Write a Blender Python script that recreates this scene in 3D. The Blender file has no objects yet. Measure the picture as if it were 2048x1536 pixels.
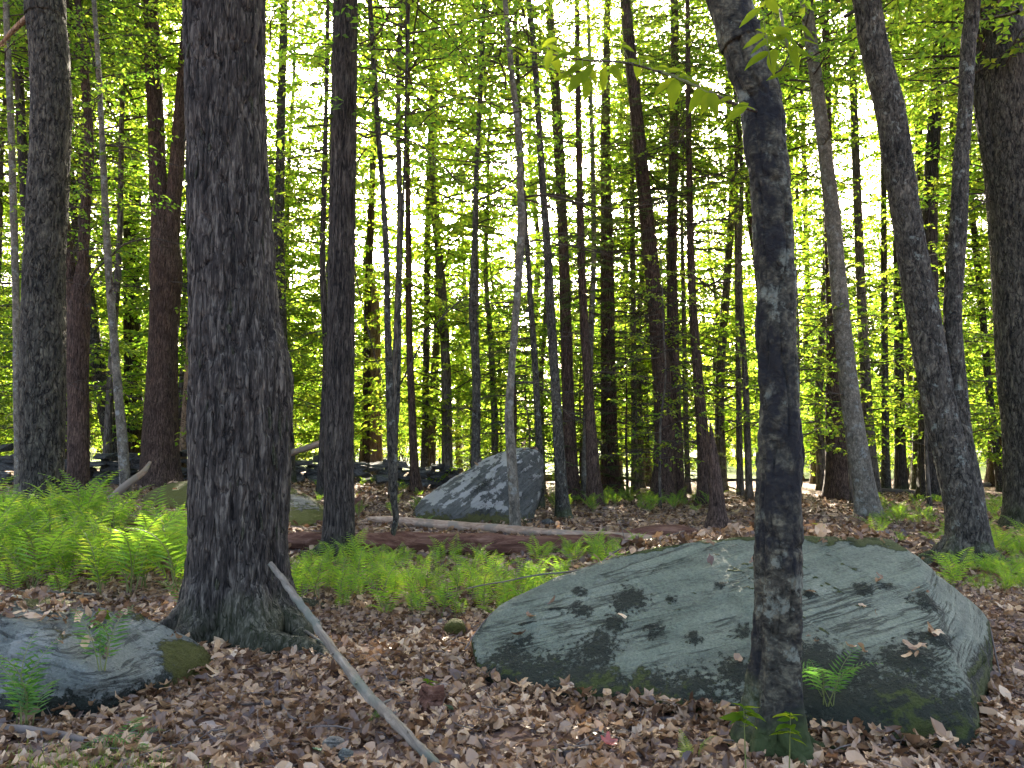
import bpy, bmesh, math, random
import numpy as np
from mathutils import Vector, Matrix
from mathutils.bvhtree import BVHTree

R = math.radians
PI = math.pi
rnd = random.Random(7)
sc = bpy.context.scene
COL = sc.collection

# ------------------------------------------------------------------ camera
CAM_H, PITCH, F = 1.5, R(4.7), 1540.0          # eye height, upward tilt, focal length for a 2048 px wide picture
cd = bpy.data.cameras.new('camera'); cam = bpy.data.objects.new('camera', cd); COL.objects.link(cam)
cd.sensor_width = 36.0; cd.lens = 36.0 * F / 2048.0; cd.clip_start = 0.05; cd.clip_end = 3000
cam.location = (0, 0, CAM_H); cam.rotation_euler = (PI / 2 + PITCH, 0, 0)
sc.camera = cam
# ------------------------------------------------------------------ sky and sun
SUN_EL, SUN_AZ = R(23.0), R(-0.9)
w = bpy.data.worlds.new('World'); sc.world = w; w.use_nodes = True
wn = w.node_tree; bg = wn.nodes['Background']
sky = wn.nodes.new('ShaderNodeTexSky'); sky.sky_type = 'NISHITA'; sky.sun_disc = False
sky.sun_elevation = SUN_EL; sky.sun_rotation = SUN_AZ
sky.air_density = 0.55; sky.dust_density = 7.0; sky.ozone_density = 0.1
wn.links.new(sky.outputs[0], bg.inputs[0]); bg.inputs[1].default_value = 0.15
sd = bpy.data.lights.new('sun', 'SUN'); sun = bpy.data.objects.new('sun', sd); COL.objects.link(sun)
sd.energy = 5.0; sd.angle = R(0.53); sd.color = (1.0, 0.90, 0.74)
S = Vector((math.sin(SUN_AZ) * math.cos(SUN_EL), math.cos(SUN_AZ) * math.cos(SUN_EL), math.sin(SUN_EL)))
sun.rotation_euler = S.to_track_quat('Z', 'Y').to_euler(); sun.location = (0, 40, 40)
# ------------------------------------------------------------------ exposure and renderer
vs = sc.view_settings
vs.view_transform = 'Standard'; vs.look = 'None'; vs.gamma = 1.0; vs.use_curve_mapping = False
vs.exposure = 3.45
cy = sc.cycles
cy.max_bounces = 8; cy.diffuse_bounces = 5; cy.glossy_bounces = 2; cy.transmission_bounces = 6
cy.transparent_max_bounces = 4; cy.caustics_reflective = False; cy.caustics_refractive = False
cy.use_denoising = True; cy.sample_clamp_indirect = 6.0
try:
    cy.denoiser = 'OPENIMAGEDENOISE'; cy.denoising_input_passes = 'RGB_ALBEDO_NORMAL'
except Exception:
    pass

# ================================================================== helpers
def smooth(a, b, x):
    t = np.clip((x - a) / (b - a), 0, 1)
    return t * t * (3 - 2 * t)

def _hash(ix, iy, iz, seed):
    h = (ix.astype(np.int64) * 374761393 + iy.astype(np.int64) * 668265263 + iz.astype(np.int64) * 2147483647 + seed * 974634777) & 0xFFFFFFFF
    h = ((h ^ (h >> 13)) * 1274126177) & 0xFFFFFFFF
    h = ((h ^ (h >> 16)) * 2246822519) & 0xFFFFFFFF
    h = h ^ (h >> 15)
    return (h & 0xFFFFFF) / float(0xFFFFFF)

def vnoise(p, seed=0):
    """value noise, -1..1, p (N,3)"""
    i = np.floor(p).astype(np.int64); f = p - i
    u = f * f * f * (f * (f * 6 - 15) + 10)
    out = 0
    for dx in (0, 1):
        wx = u[:, 0] if dx else 1 - u[:, 0]
        for dy in (0, 1):
            wy = u[:, 1] if dy else 1 - u[:, 1]
            for dz in (0, 1):
                wz = u[:, 2] if dz else 1 - u[:, 2]
                out = out + wx * wy * wz * _hash(i[:, 0] + dx, i[:, 1] + dy, i[:, 2] + dz, seed)
    return out * 2 - 1

def fbm(p, octs=4, seed=0, gain=0.5):
    a, s, t = 1.0, 0, 0
    for k in range(octs):
        s = s + a * vnoise(p * (2.03 ** k) + 17.3 * k, seed + k); t += a; a *= gain
    return s / t

def ground_h(x, y):
    x = np.asarray(x, float); y = np.asarray(y, float)
    p = np.stack([x, y, np.zeros_like(x)], -1).reshape(-1, 3)
    n = (vnoise(p * 0.45, 3) * 0.05 + vnoise(p * 1.3, 4) * 0.022 + vnoise(p * 3.7, 5) * 0.012).reshape(x.shape)
    n = n * smooth(0, 4, y)
    rise = 0.42 * smooth(-1.2, -6.0, x) * smooth(6.0, 12.0, y) * (1 - 0.0 * y)
    far = 0.12 * smooth(16, 34, y)
    bank = 0.10 * smooth(-0.8, -2.6, x) * smooth(5.0, 7.0, y)
    return n + rise + far + bank

_GS, _GX, _GY = 0.06, -48.0, -1.0
_gx, _gy = np.meshgrid(_GX + np.arange(1601) * _GS, _GY + np.arange(840) * _GS)
_GT = ground_h(_gx, _gy)
def gh(x, y):
    u = (x - _GX) / _GS; v = (y - _GY) / _GS; i = int(u); j = int(v)
    if i < 0 or j < 0 or i > 1598 or j > 837: return float(ground_h(np.array([x]), np.array([y]))[0])
    u -= i; v -= j
    return float((_GT[j, i] * (1 - u) + _GT[j, i + 1] * u) * (1 - v) + (_GT[j + 1, i] * (1 - u) + _GT[j + 1, i + 1] * u) * v)

CP, SP = math.cos(PITCH), math.sin(PITCH)
def ray(px, py):
    u = (px - 1024.0) / F; v = -(py - 768.0) / F
    return Vector((u, CP - v * SP, SP + v * CP))
def at(px, py, Y):
    d = ray(px, py); t = Y / d.y
    return Vector((d.x * t, Y, CAM_H + d.z * t))
def on_ground(px, py):
    d = ray(px, py); z = 0.0
    for _ in range(12):
        t = (z - CAM_H) / min(d.z, -0.004); x, y = d.x * t, d.y * t
        z = 0.5 * z + 0.5 * gh(x, y)
    return Vector((x, y, gh(x, y)))

# ---------------------------------------------------------------- mesh building
def mk_mesh(name, V, polys, mats, midx=None, smooth_sh=True):
    """V (N,3); polys: list of (n,k) int arrays; mats list; midx: material index per array"""
    me = bpy.data.meshes.new(name)
    V = np.asarray(V, np.float32)
    me.vertices.add(len(V)); me.vertices.foreach_set('co', V.ravel())
    polys = [np.asarray(a, np.int32) for a in polys if len(a)]
    nl = sum(a.size for a in polys); npoly = sum(len(a) for a in polys)
    me.loops.add(nl); me.polygons.add(npoly)
    me.loops.foreach_set('vertex_index', np.concatenate([a.ravel() for a in polys]))
    st, mi, o = [], [], 0
    for k, a in enumerate(polys):
        st.append(o + np.arange(len(a)) * a.shape[1]); o += a.size
        mi.append(np.full(len(a), (midx[k] if midx else 0), np.int32))
    me.polygons.foreach_set('loop_start', np.concatenate(st).astype(np.int32))
    me.polygons.foreach_set('material_index', np.concatenate(mi))
    me.polygons.foreach_set('use_smooth', np.full(npoly, smooth_sh, bool))
    me.update(calc_edges=True); me.validate()
    for m in mats: me.materials.append(m)
    return me

def attr(me, name, vals):
    a = me.attributes.new(name, 'FLOAT', 'POINT'); a.data.foreach_set('value', np.asarray(vals, np.float32))

def obj(name, me, parent=None, loc=None, rot=None, scale=None):
    o = bpy.data.objects.new(name, me); COL.objects.link(o)
    if parent is not None: o.parent = parent
    if loc is not None: o.location = loc
    if rot is not None: o.rotation_euler = rot
    if scale is not None: o.scale = scale if hasattr(scale, '__len__') else (scale,) * 3
    return o
def tag(o, label=None, cat=None, group=None, kind=None):
    if label: o['label'] = label
    if cat: o['category'] = cat
    if group: o['group'] = group
    if kind: o['kind'] = kind
    return o
def empty(name, loc, rz=0):
    e = bpy.data.objects.new(name, None); COL.objects.link(e); e.location = loc; e.rotation_euler = (0, 0, rz)
    e.empty_display_size = 0.2
    return e

class Geo:
    def __init__(s): s.V = []; s.P = {}; s.n = 0
    def add(s, V, Q, mi=0):
        s.V.append(np.asarray(V, float)); s.P.setdefault((Q.shape[1], mi), []).append(np.asarray(Q) + s.n); s.n += len(V)
    def mesh(s, name, mats, smooth_sh=True):
        keys = sorted(s.P, key=lambda k: (k[1], k[0]))
        return mk_mesh(name, np.concatenate(s.V), [np.concatenate(s.P[k]) for k in keys], mats, [k[1] for k in keys], smooth_sh)

def frames(path):
    T = np.gradient(path, axis=0); T /= np.linalg.norm(T, axis=1)[:, None] + 1e-9
    m = np.abs(T.mean(0)); ref = np.array([1.0, 0, 0]) if m[0] < 0.75 else np.array([0, 0, 1.0])
    B = np.cross(T, ref); B /= np.linalg.norm(B, axis=1)[:, None] + 1e-9
    A = np.cross(B, T)
    return T, A, B

def tube(path, rad, nseg, disp=None, cap=True):
    """path (k,3), rad (k,). disp(theta, s, rad)->radial offset arrays. returns V, quads"""
    path = np.asarray(path, float); k = len(path); rad = np.asarray(rad, float)
    T, A, B = frames(path)
    th = np.arange(nseg) * 2 * PI / nseg
    c, s_ = np.cos(th), np.sin(th)
    rr = np.repeat(rad[:, None], nseg, 1)
    if disp is not None:
        L = np.concatenate([[0], np.cumsum(np.linalg.norm(np.diff(path, axis=0), axis=1))])
        rr = rr + disp(np.repeat(th[None, :], k, 0).ravel(), np.repeat(L[:, None], nseg, 1).ravel(), rr.ravel(),
                       np.repeat(path[:, 2][:, None], nseg, 1).ravel()).reshape(k, nseg)
    V = path[:, None, :] + rr[..., None] * (c[None, :, None] * A[:, None, :] + s_[None, :, None] * B[:, None, :])
    V = V.reshape(-1, 3)
    i = np.arange(k - 1)[:, None] * nseg; j = np.arange(nseg)[None, :]; j2 = (j + 1) % nseg
    Q = np.stack([i + j, i + j2, i + nseg + j2, i + nseg + j], -1).reshape(-1, 4)
    if cap:
        V = np.concatenate([V, path[:1], path[-1:]]); a, b = k * nseg, k * nseg + 1
        jj = np.arange(0, nseg, 2)
        q0 = np.stack([np.full(len(jj), a), (jj + 2) % nseg, (jj + 1) % nseg, jj], -1)
        e = (k - 1) * nseg
        q1 = np.stack([np.full(len(jj), b), e + jj, e + (jj + 1) % nseg, e + (jj + 2) % nseg], -1)
        if nseg % 2 == 0: Q = np.concatenate([Q, q0, q1])
    return V, Q

def catmull(P, n_of):
    """P (k,d) control rows -> resampled; n_of(i) points in segment i"""
    P = np.asarray(P, float); out = []
    for i in range(len(P) - 1):
        p0 = P[max(i - 1, 0)]; p1 = P[i]; p2 = P[i + 1]; p3 = P[min(i + 2, len(P) - 1)]
        if i == 0: p0 = 2 * p1 - p2
        if i == len(P) - 2: p3 = 2 * p2 - p1
        n = n_of(i); t = (np.arange(n) / n)[:, None]
        out.append(0.5 * ((2 * p1) + (-p0 + p2) * t + (2 * p0 - 5 * p1 + 4 * p2 - p3) * t ** 2 + (-p0 + 3 * p1 - 3 * p2 + p3) * t ** 3))
    out.append(P[-1:]); return np.concatenate(out)

def resample(P, step):
    P = np.asarray(P, float)
    return catmull(P, lambda i: max(1, int(np.linalg.norm(P[i + 1, :3] - P[i, :3]) / step)))

def leaf_quads(P, D, N, ln, wd, fold=0.18, droop=0.15):
    D = D / (np.linalg.norm(D, axis=1)[:, None] + 1e-9)
    Sx = np.cross(D, N); Sx /= np.linalg.norm(Sx, axis=1)[:, None] + 1e-9
    N = np.cross(Sx, D)
    ln = np.broadcast_to(ln, (len(P),))[:, None]; wd = np.broadcast_to(wd, (len(P),))[:, None]
    m = P + D * ln * 0.42 + N * wd * fold
    V = np.stack([P, m - Sx * wd / 2, P + D * ln - N * ln * droop, m + Sx * wd / 2], 1).reshape(-1, 3)
    Q = np.arange(len(P) * 4).reshape(-1, 4)
    return V, Q

# ================================================================== materials
def new_mat(name):
    m = bpy.data.materials.new(name); m.use_nodes = True; m.node_tree.nodes.clear()
    nt = m.node_tree; out = nt.nodes.new('ShaderNodeOutputMaterial')
    return m, nt, out
def N(nt, typ, **kw):
    n = nt.nodes.new(typ)
    for k, v in kw.items():
        if k.startswith('i_'):
            n.inputs[k[2:].replace('_', ' ')].default_value = v
        else: setattr(n, k, v)
    return n
def ramp(nt, fac, stops):
    r = nt.nodes.new('ShaderNodeValToRGB'); e = r.color_ramp.elements
    while len(e) < len(stops): e.new(0.5)
    for el, (p, c) in zip(e, stops):
        el.position = p; el.color = (c[0], c[1], c[2], 1) if len(c) == 3 else c
    nt.links.new(fac, r.inputs[0]); return r.outputs[0]
def mathn(nt, op, a, b=None, c=None, clamp=False):
    n = nt.nodes.new('ShaderNodeMath'); n.operation = op; n.use_clamp = clamp
    for k, v in enumerate((a, b, c)):
        if v is None: continue
        if isinstance(v, (int, float)): n.inputs[k].default_value = v
        else: nt.links.new(v, n.inputs[k])
    return n.outputs[0]
def mixc(nt, f, a, b, mode='MIX'):
    n = nt.nodes.new('ShaderNodeMix'); n.data_type = 'RGBA'; n.blend_type = mode
    for k, v in ((0, f), (6, a), (7, b)):
        if isinstance(v, (int, float)): n.inputs[k].default_value = v
        elif isinstance(v, tuple): n.inputs[k].default_value = (*v, 1)
        else: nt.links.new(v, n.inputs[k])
    return n.outputs[2]
def coords(nt, scale=(1, 1, 1), kind='Object'):
    tc = nt.nodes.new('ShaderNodeTexCoord'); mp = nt.nodes.new('ShaderNodeMapping')
    nt.links.new(tc.outputs[kind], mp.inputs[0]); mp.inputs['Scale'].default_value = scale
    return mp.outputs[0]
def noise(nt, vec, scale, detail=4, rough=0.55, dist=0.0):
    n = nt.nodes.new('ShaderNodeTexNoise'); nt.links.new(vec, n.inputs['Vector'])
    n.inputs['Scale'].default_value = scale; n.inputs['Detail'].default_value = detail
    n.inputs['Roughness'].default_value = rough; n.inputs['Distortion'].default_value = dist
    return n.outputs['Fac']
def bump(nt, h, strength, dist, normal=None):
    b = nt.nodes.new('ShaderNodeBump'); b.inputs['Strength'].default_value = strength; b.inputs['Distance'].default_value = dist
    nt.links.new(h, b.inputs['Height'])
    if normal is not None: nt.links.new(normal, b.inputs['Normal'])
    return b.outputs[0]
def principled(nt, out, col, rough=0.85, nrm=None, spec=0.3):
    p = nt.nodes.new('ShaderNodeBsdfPrincipled')
    if isinstance(col, tuple): p.inputs['Base Color'].default_value = (*col, 1)
    else: nt.links.new(col, p.inputs['Base Color'])
    if isinstance(rough, float): p.inputs['Roughness'].default_value = rough
    else: nt.links.new(rough, p.inputs['Roughness'])
    p.inputs['Specular IOR Level'].default_value = spec
    if nrm is not None: nt.links.new(nrm, p.inputs['Normal'])
    nt.links.new(p.outputs[0], out.inputs[0]); return p

def bark_mat(name, dark, mid, light, moss=0.0, moss_h=0.5, vs_=(1, 1, 0.16), sc_=26.0, bstr=0.8, bdist=0.02, patch=0.0, patch_col=(0.20, 0.21, 0.17), blotch=0.0, crk=0.5, crs=0.85):
    m, nt, out = new_mat(name)
    v = coords(nt, vs_); vo = coords(nt)
    n1 = noise(nt, v, sc_, 5, 0.6, 0.6); n2 = noise(nt, v, sc_ * 3.1, 4, 0.6); n3 = noise(nt, vo, 3.0, 4, 0.6)
    nm = mathn(nt, 'ADD', mathn(nt, 'MULTIPLY', n1, .65), mathn(nt, 'MULTIPLY', n2, .35))
    col = ramp(nt, nm, [(0.36, dark), (0.5, mid), (0.66, light)])
    tint = ramp(nt, n3, [(0.3, (0.72, 0.66, 0.58)), (0.7, (1.35, 1.2, 1.02))])
    col = mixc(nt, 1.0, col, tint, 'MULTIPLY')
    ck = mathn(nt, 'ABSOLUTE', mathn(nt, 'SUBTRACT', noise(nt, v, sc_ * crk, 3, 0.5, 0.7), 0.5))
    ck = ramp(nt, ck, [(0.0, (0.12, 0.11, 0.10)), (0.035, (1, 1, 1))])
    col = mixc(nt, crs, col, ck, 'MULTIPLY')
    if patch > 0:
        pn = noise(nt, vo, 7.0, 6, 0.7)
        pf = ramp(nt, pn, [(0.60 - patch * 0.2, (0, 0, 0)), (0.66 - patch * 0.2, (1, 1, 1))])
        col = mixc(nt, mathn(nt, 'MULTIPLY', pf, 0.65), col, patch_col)
    if blotch > 0:
        bn = noise(nt, coords(nt, (1, 1, 0.55)), 3.4, 5, 0.68)
        bf = ramp(nt, bn, [(0.56 - blotch * 0.14, (0, 0, 0)), (0.63 - blotch * 0.12, (1, 1, 1))])
        col = mixc(nt, mathn(nt, 'MULTIPLY', bf, 0.88), col, (0.010, 0.010, 0.011))
    if moss > 0:
        tc = nt.nodes.new('ShaderNodeTexCoord'); sx = nt.nodes.new('ShaderNodeSeparateXYZ'); nt.links.new(tc.outputs['Object'], sx.inputs[0])
        hz = mathn(nt, 'MULTIPLY_ADD', sx.outputs[2], -1.0 / moss_h, 1.0)
        mn = mathn(nt, 'ADD', hz, mathn(nt, 'MULTIPLY_ADD', n3, 2.2, -1.3))
        mf = mathn(nt, 'MULTIPLY', ramp(nt, mn, [(0.15, (0, 0, 0)), (0.6, (1, 1, 1))]), moss)
        col = mixc(nt, mf, col, (0.035, 0.05, 0.012))
    b1 = bump(nt, n1, bstr, bdist); b1 = bump(nt, ck, crs, bdist, b1); b2 = bump(nt, n2, bstr * 0.6, bdist * 0.35, b1)
    principled(nt, out, col, 0.9, b2, 0.2); return m

M = {}
M['shaggy'] = bark_mat('bark_shaggy', (0.008, 0.007, 0.0065), (0.037, 0.034, 0.031), (0.14, 0.135, 0.12), 0.28, 0.5, (1, 1, 0.14), 30, 0.7, 0.012)
M['furrow'] = bark_mat('bark_furrowed', (0.008, 0.007, 0.006), (0.036, 0.032, 0.029), (0.115, 0.105, 0.09), 0.35, 0.5, (1, 1, 0.12), 36, 0.9, 0.015)
M['grey'] = bark_mat('bark_grey', (0.014, 0.014, 0.012), (0.050, 0.049, 0.042), (0.135, 0.13, 0.11), 0.5, 0.6, (1, 1, 0.4), 22, 0.9, 0.012, 0.08)
M['pale'] = bark_mat('bark_pale', (0.055, 0.054, 0.046), (0.115, 0.11, 0.093), (0.22, 0.21, 0.18), 0.25, 0.3, (1, 1, 0.6), 16, 0.5, 0.006, 0.2, (0.24, 0.245, 0.21), crs=0.35)
M['tan'] = bark_mat('bark_tan', (0.14, 0.10, 0.07), (0.25, 0.18, 0.12), (0.34, 0.26, 0.18), 0.0, 0.3, (1, 1, 0.5), 14, 0.3, 0.005)
M['black'] = bark_mat('bark_blotched', (0.010, 0.010, 0.008), (0.042, 0.043, 0.034), (0.135, 0.135, 0.10), 0.75, 0.55, (1, 1, 1.3), 15, 0.9, 0.012, 0.2, (0.17, 0.18, 0.135), 0.65, crk=0.3, crs=0.3)
M['red'] = bark_mat('bark_red', (0.016, 0.010, 0.008), (0.068, 0.047, 0.038), (0.15, 0.112, 0.09), 0.0, 0.5, (1, 1, 0.14), 40, 0.9, 0.015)
M['plated'] = bark_mat('bark_plated', (0.010, 0.010, 0.009), (0.045, 0.044, 0.037), (0.125, 0.123, 0.10), 0.4, 0.8, (1, 1, 0.3), 20, 1.0, 0.02, crk=0.55, crs=0.95)
M['dead'] = bark_mat('dead_wood', (0.12, 0.07, 0.045), (0.26, 0.17, 0.11), (0.42, 0.32, 0.23), 0.0, 0.5, (1, 1, 0.1), 30, 0.8, 0.012)
M['far_bark'] = bark_mat('bark_far', (0.035, 0.032, 0.028), (0.10, 0.092, 0.08), (0.19, 0.175, 0.15), 0.0, 0.5, (1, 1, 0.2), 20, 0.5, 0.015)
M['twig'] = bark_mat('bark_twig', (0.03, 0.025, 0.022), (0.065, 0.056, 0.048), (0.12, 0.105, 0.09), 0.0, 0.5, (1, 1, 1), 30, 0.3, 0.003)

def lying_mat(name, dark, mid, light, axis, sc_=18, moss=0.0, bstr=1.0, bdist=0.02, extra=None):
    m, nt, out = new_mat(name)
    s3 = [1.0, 1.0, 1.0]; s3[axis] = 0.1
    v = coords(nt, tuple(s3)); n1 = noise(nt, v, sc_, 6, 0.65, 0.5); n3 = noise(nt, coords(nt), 2.5, 4, 0.6)
    col = ramp(nt, n1, [(0.25, dark), (0.5, mid), (0.75, light)])
    if extra: col = mixc(nt, ramp(nt, n3, [(0.48, (0, 0, 0)), (0.56, (1, 1, 1))]), col, extra)
    if moss: col = mixc(nt, mathn(nt, 'MULTIPLY', ramp(nt, n3, [(0.5, (0, 0, 0)), (0.62, (1, 1, 1))]), moss), col, (0.05, 0.07, 0.015))
    principled(nt, out, col, 0.9, bump(nt, n1, bstr, bdist), 0.2); return m
M['rot'] = lying_mat('rotten_wood', (0.03, 0.013, 0.008), (0.11, 0.050, 0.030), (0.22, 0.125, 0.085), 0, 16, 0.0, 1.0, 0.04)
M['bare_log'] = lying_mat('barkless_wood', (0.13, 0.08, 0.05), (0.30, 0.20, 0.13), (0.45, 0.34, 0.24), 0, 16, 0.0, 0.6, 0.01, (0.21, 0.165, 0.12))
M['stick'] = lying_mat('weathered_stick', (0.045, 0.036, 0.026), (0.15, 0.125, 0.092), (0.30, 0.26, 0.20), 0, 22, 0.2, 0.6, 0.006, (0.12, 0.12, 0.095))
M['dark_stick'] = lying_mat('dark_stick', (0.05, 0.04, 0.034), (0.11, 0.09, 0.075), (0.19, 0.16, 0.135), 0, 24, 0.0, 0.6, 0.006)

def leaf_mat(name, stops, tstops, tf=0.5, gloss=0.05, damp=False):
    """thin leaf: diffuse in front, light shining through from behind"""
    m, nt, out = new_mat(name)
    g = nt.nodes.new('ShaderNodeNewGeometry'); oi = nt.nodes.new('ShaderNodeObjectInfo')
    f = mathn(nt, 'ADD', mathn(nt, 'MULTIPLY', g.outputs['Random Per Island'], 0.65), mathn(nt, 'MULTIPLY', oi.outputs['Random'], 0.35))
    c1 = ramp(nt, f, stops); c2 = ramp(nt, f, tstops)
    if damp:
        dn = noise(nt, coords(nt), 1.1, 4, 0.6)
        c1 = mixc(nt, 1.0, c1, ramp(nt, dn, [(0.36, (0.38, 0.34, 0.32)), (0.6, (1.1, 1.08, 1.02))]), 'MULTIPLY')
    d = nt.nodes.new('ShaderNodeBsdfDiffuse'); t = nt.nodes.new('ShaderNodeBsdfTranslucent')
    nt.links.new(c1, d.inputs[0]); nt.links.new(c2, t.inputs[0])
    mx = nt.nodes.new('ShaderNodeMixShader'); mx.inputs[0].default_value = tf
    nt.links.new(d.outputs[0], mx.inputs[1]); nt.links.new(t.outputs[0], mx.inputs[2])
    o = mx.outputs[0]
    if gloss:
        gl = nt.nodes.new('ShaderNodeBsdfGlossy'); gl.inputs['Roughness'].default_value = 0.4
        m2 = nt.nodes.new('ShaderNodeMixShader'); m2.inputs[0].default_value = gloss
        nt.links.new(o, m2.inputs[1]); nt.links.new(gl.outputs[0], m2.inputs[2]); o = m2.outputs[0]
    nt.links.new(o, out.inputs[0]); return m
M['leaf'] = leaf_mat('green_leaf', [(0.0, (0.035, 0.075, 0.012)), (0.5, (0.055, 0.11, 0.016)), (1.0, (0.085, 0.12, 0.018))],
                     [(0.0, (0.14, 0.32, 0.020)), (0.5, (0.28, 0.44, 0.028)), (1.0, (0.50, 0.54, 0.04))], 0.63, 0.02)
M['leaf_far'] = leaf_mat('far_leaf', [(0.0, (0.035, 0.07, 0.014)), (1.0, (0.06, 0.09, 0.02))],
                     [(0.0, (0.06, 0.13, 0.015)), (1.0, (0.16, 0.20, 0.025))], 0.5, 0.0)
M['needle'] = leaf_mat('hemlock_needle', [(0.0, (0.018, 0.04, 0.012)), (1.0, (0.04, 0.065, 0.02))],
                       [(0.0, (0.07, 0.14, 0.02)), (1.0, (0.20, 0.24, 0.04))], 0.4, 0.03)
M['near_leaf'] = leaf_mat('beech_leaf', [(0.0, (0.045, 0.10, 0.010)), (1.0, (0.07, 0.13, 0.012))],
                          [(0.0, (0.13, 0.24, 0.012)), (1.0, (0.34, 0.38, 0.018))], 0.5, 0.0)
M['fern'] = leaf_mat('fern_frond', [(0.0, (0.05, 0.12, 0.014)), (0.55, (0.095, 0.18, 0.020)), (0.93, (0.16, 0.20, 0.025)), (1.0, (0.24, 0.15, 0.05))],
                     [(0.0, (0.22, 0.48, 0.03)), (0.55, (0.40, 0.64, 0.04)), (1.0, (0.66, 0.68, 0.06))], 0.5, 0.02)
M['fern_dark'] = leaf_mat('fern_frond_dark', [(0.0, (0.035, 0.095, 0.022)), (1.0, (0.06, 0.13, 0.025))],
                     [(0.0, (0.12, 0.34, 0.04)), (1.0, (0.22, 0.42, 0.05))], 0.45, 0.03)  # darker, bluer green fern colour
LIT = [(0.0, (0.06, 0.036, 0.026)), (0.25, (0.115, 0.060, 0.030)), (0.45, (0.265, 0.155, 0.080)), (0.66, (0.47, 0.32, 0.185)), (0.85, (0.64, 0.49, 0.325)), (1.0, (0.74, 0.61, 0.44))]
M['litter'] = leaf_mat('dry_leaf', LIT, [(0.0, (0.06, 0.03, 0.02)), (1.0, (0.40, 0.24, 0.12))], 0.22, 0.05, True)
M['green_litter'] = leaf_mat('green_fallen_leaf', [(0.0, (0.12, 0.19, 0.12)), (1.0, (0.20, 0.28, 0.20))], [(0.0, (0.1, 0.2, 0.08)), (1.0, (0.2, 0.3, 0.1))], 0.2, 0.08)
M['red_litter'] = leaf_mat('red_fallen_leaf', [(0.0, (0.22, 0.05, 0.045)), (1.0, (0.30, 0.08, 0.06))], [(0.0, (0.3, 0.05, 0.03)), (1.0, (0.3, 0.08, 0.05))], 0.2, 0.05)
M['grass'] = leaf_mat('grass_blade', [(0.0, (0.06, 0.11, 0.025)), (1.0, (0.13, 0.16, 0.04))], [(0.0, (0.2, 0.4, 0.04)), (1.0, (0.45, 0.5, 0.08))], 0.45, 0.02)
m, nt, out = new_mat('fern_stalk'); principled(nt, out, (0.13, 0.15, 0.04), 0.6); M['stalk'] = m

def ground_mat():
    m, nt, out = new_mat('forest_floor')
    v = coords(nt); wv = nt.nodes.new('ShaderNodeTexNoise'); nt.links.new(v, wv.inputs['Vector']); wv.inputs['Scale'].default_value = 9
    vm = nt.nodes.new('ShaderNodeVectorMath'); vm.operation = 'MULTIPLY_ADD'; nt.links.new(wv.outputs['Color'], vm.inputs[0])
    vm.inputs[1].default_value = (0.12, 0.12, 0.12); nt.links.new(v, vm.inputs[2])
    vo = nt.nodes.new('ShaderNodeTexVoronoi'); nt.links.new(vm.outputs[0], vo.inputs['Vector']); vo.inputs['Scale'].default_value = 13
    rs = nt.nodes.new('ShaderNodeSeparateColor'); nt.links.new(vo.outputs['Color'], rs.inputs[0])
    col = ramp(nt, rs.outputs[0], [(0.0, (0.05, 0.03, 0.022)), (0.35, (0.13, 0.08, 0.058)), (0.65, (0.25, 0.165, 0.12)), (0.88, (0.38, 0.28, 0.21)), (1.0, (0.5, 0.41, 0.33))])
    n3 = noise(nt, v, 0.7, 5, 0.6)
    col = mixc(nt, 1.0, col, ramp(nt, n3, [(0.3, (0.55, 0.5, 0.48)), (0.7, (1.1, 1.05, 1.0))]), 'MULTIPLY')
    gr = ramp(nt, noise(nt, v, 0.35, 4, 0.6), [(0.60, (0, 0, 0)), (0.72, (1, 1, 1))])
    col = mixc(nt, mathn(nt, 'MULTIPLY', gr, 0.35), col, (0.06, 0.085, 0.02))
    b = bump(nt, vo.outputs['Distance'], 1.0, 0.05); b2 = bump(nt, noise(nt, v, 40, 4, 0.6), 0.6, 0.01, b)
    principled(nt, out, col, 0.9, b2, 0.2); return m
M['ground'] = ground_mat()
m, nt, out = new_mat('meadow')
n1 = noise(nt, coords(nt), 0.25, 6, 0.65)
principled(nt, out, ramp(nt, n1, [(0.3, (0.05, 0.085, 0.012)), (0.55, (0.085, 0.12, 0.018)), (0.75, (0.13, 0.14, 0.03))]), 0.9, bump(nt, noise(nt, coords(nt), 6, 4), 0.8, 0.1), 0.1); M['field'] = m

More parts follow.
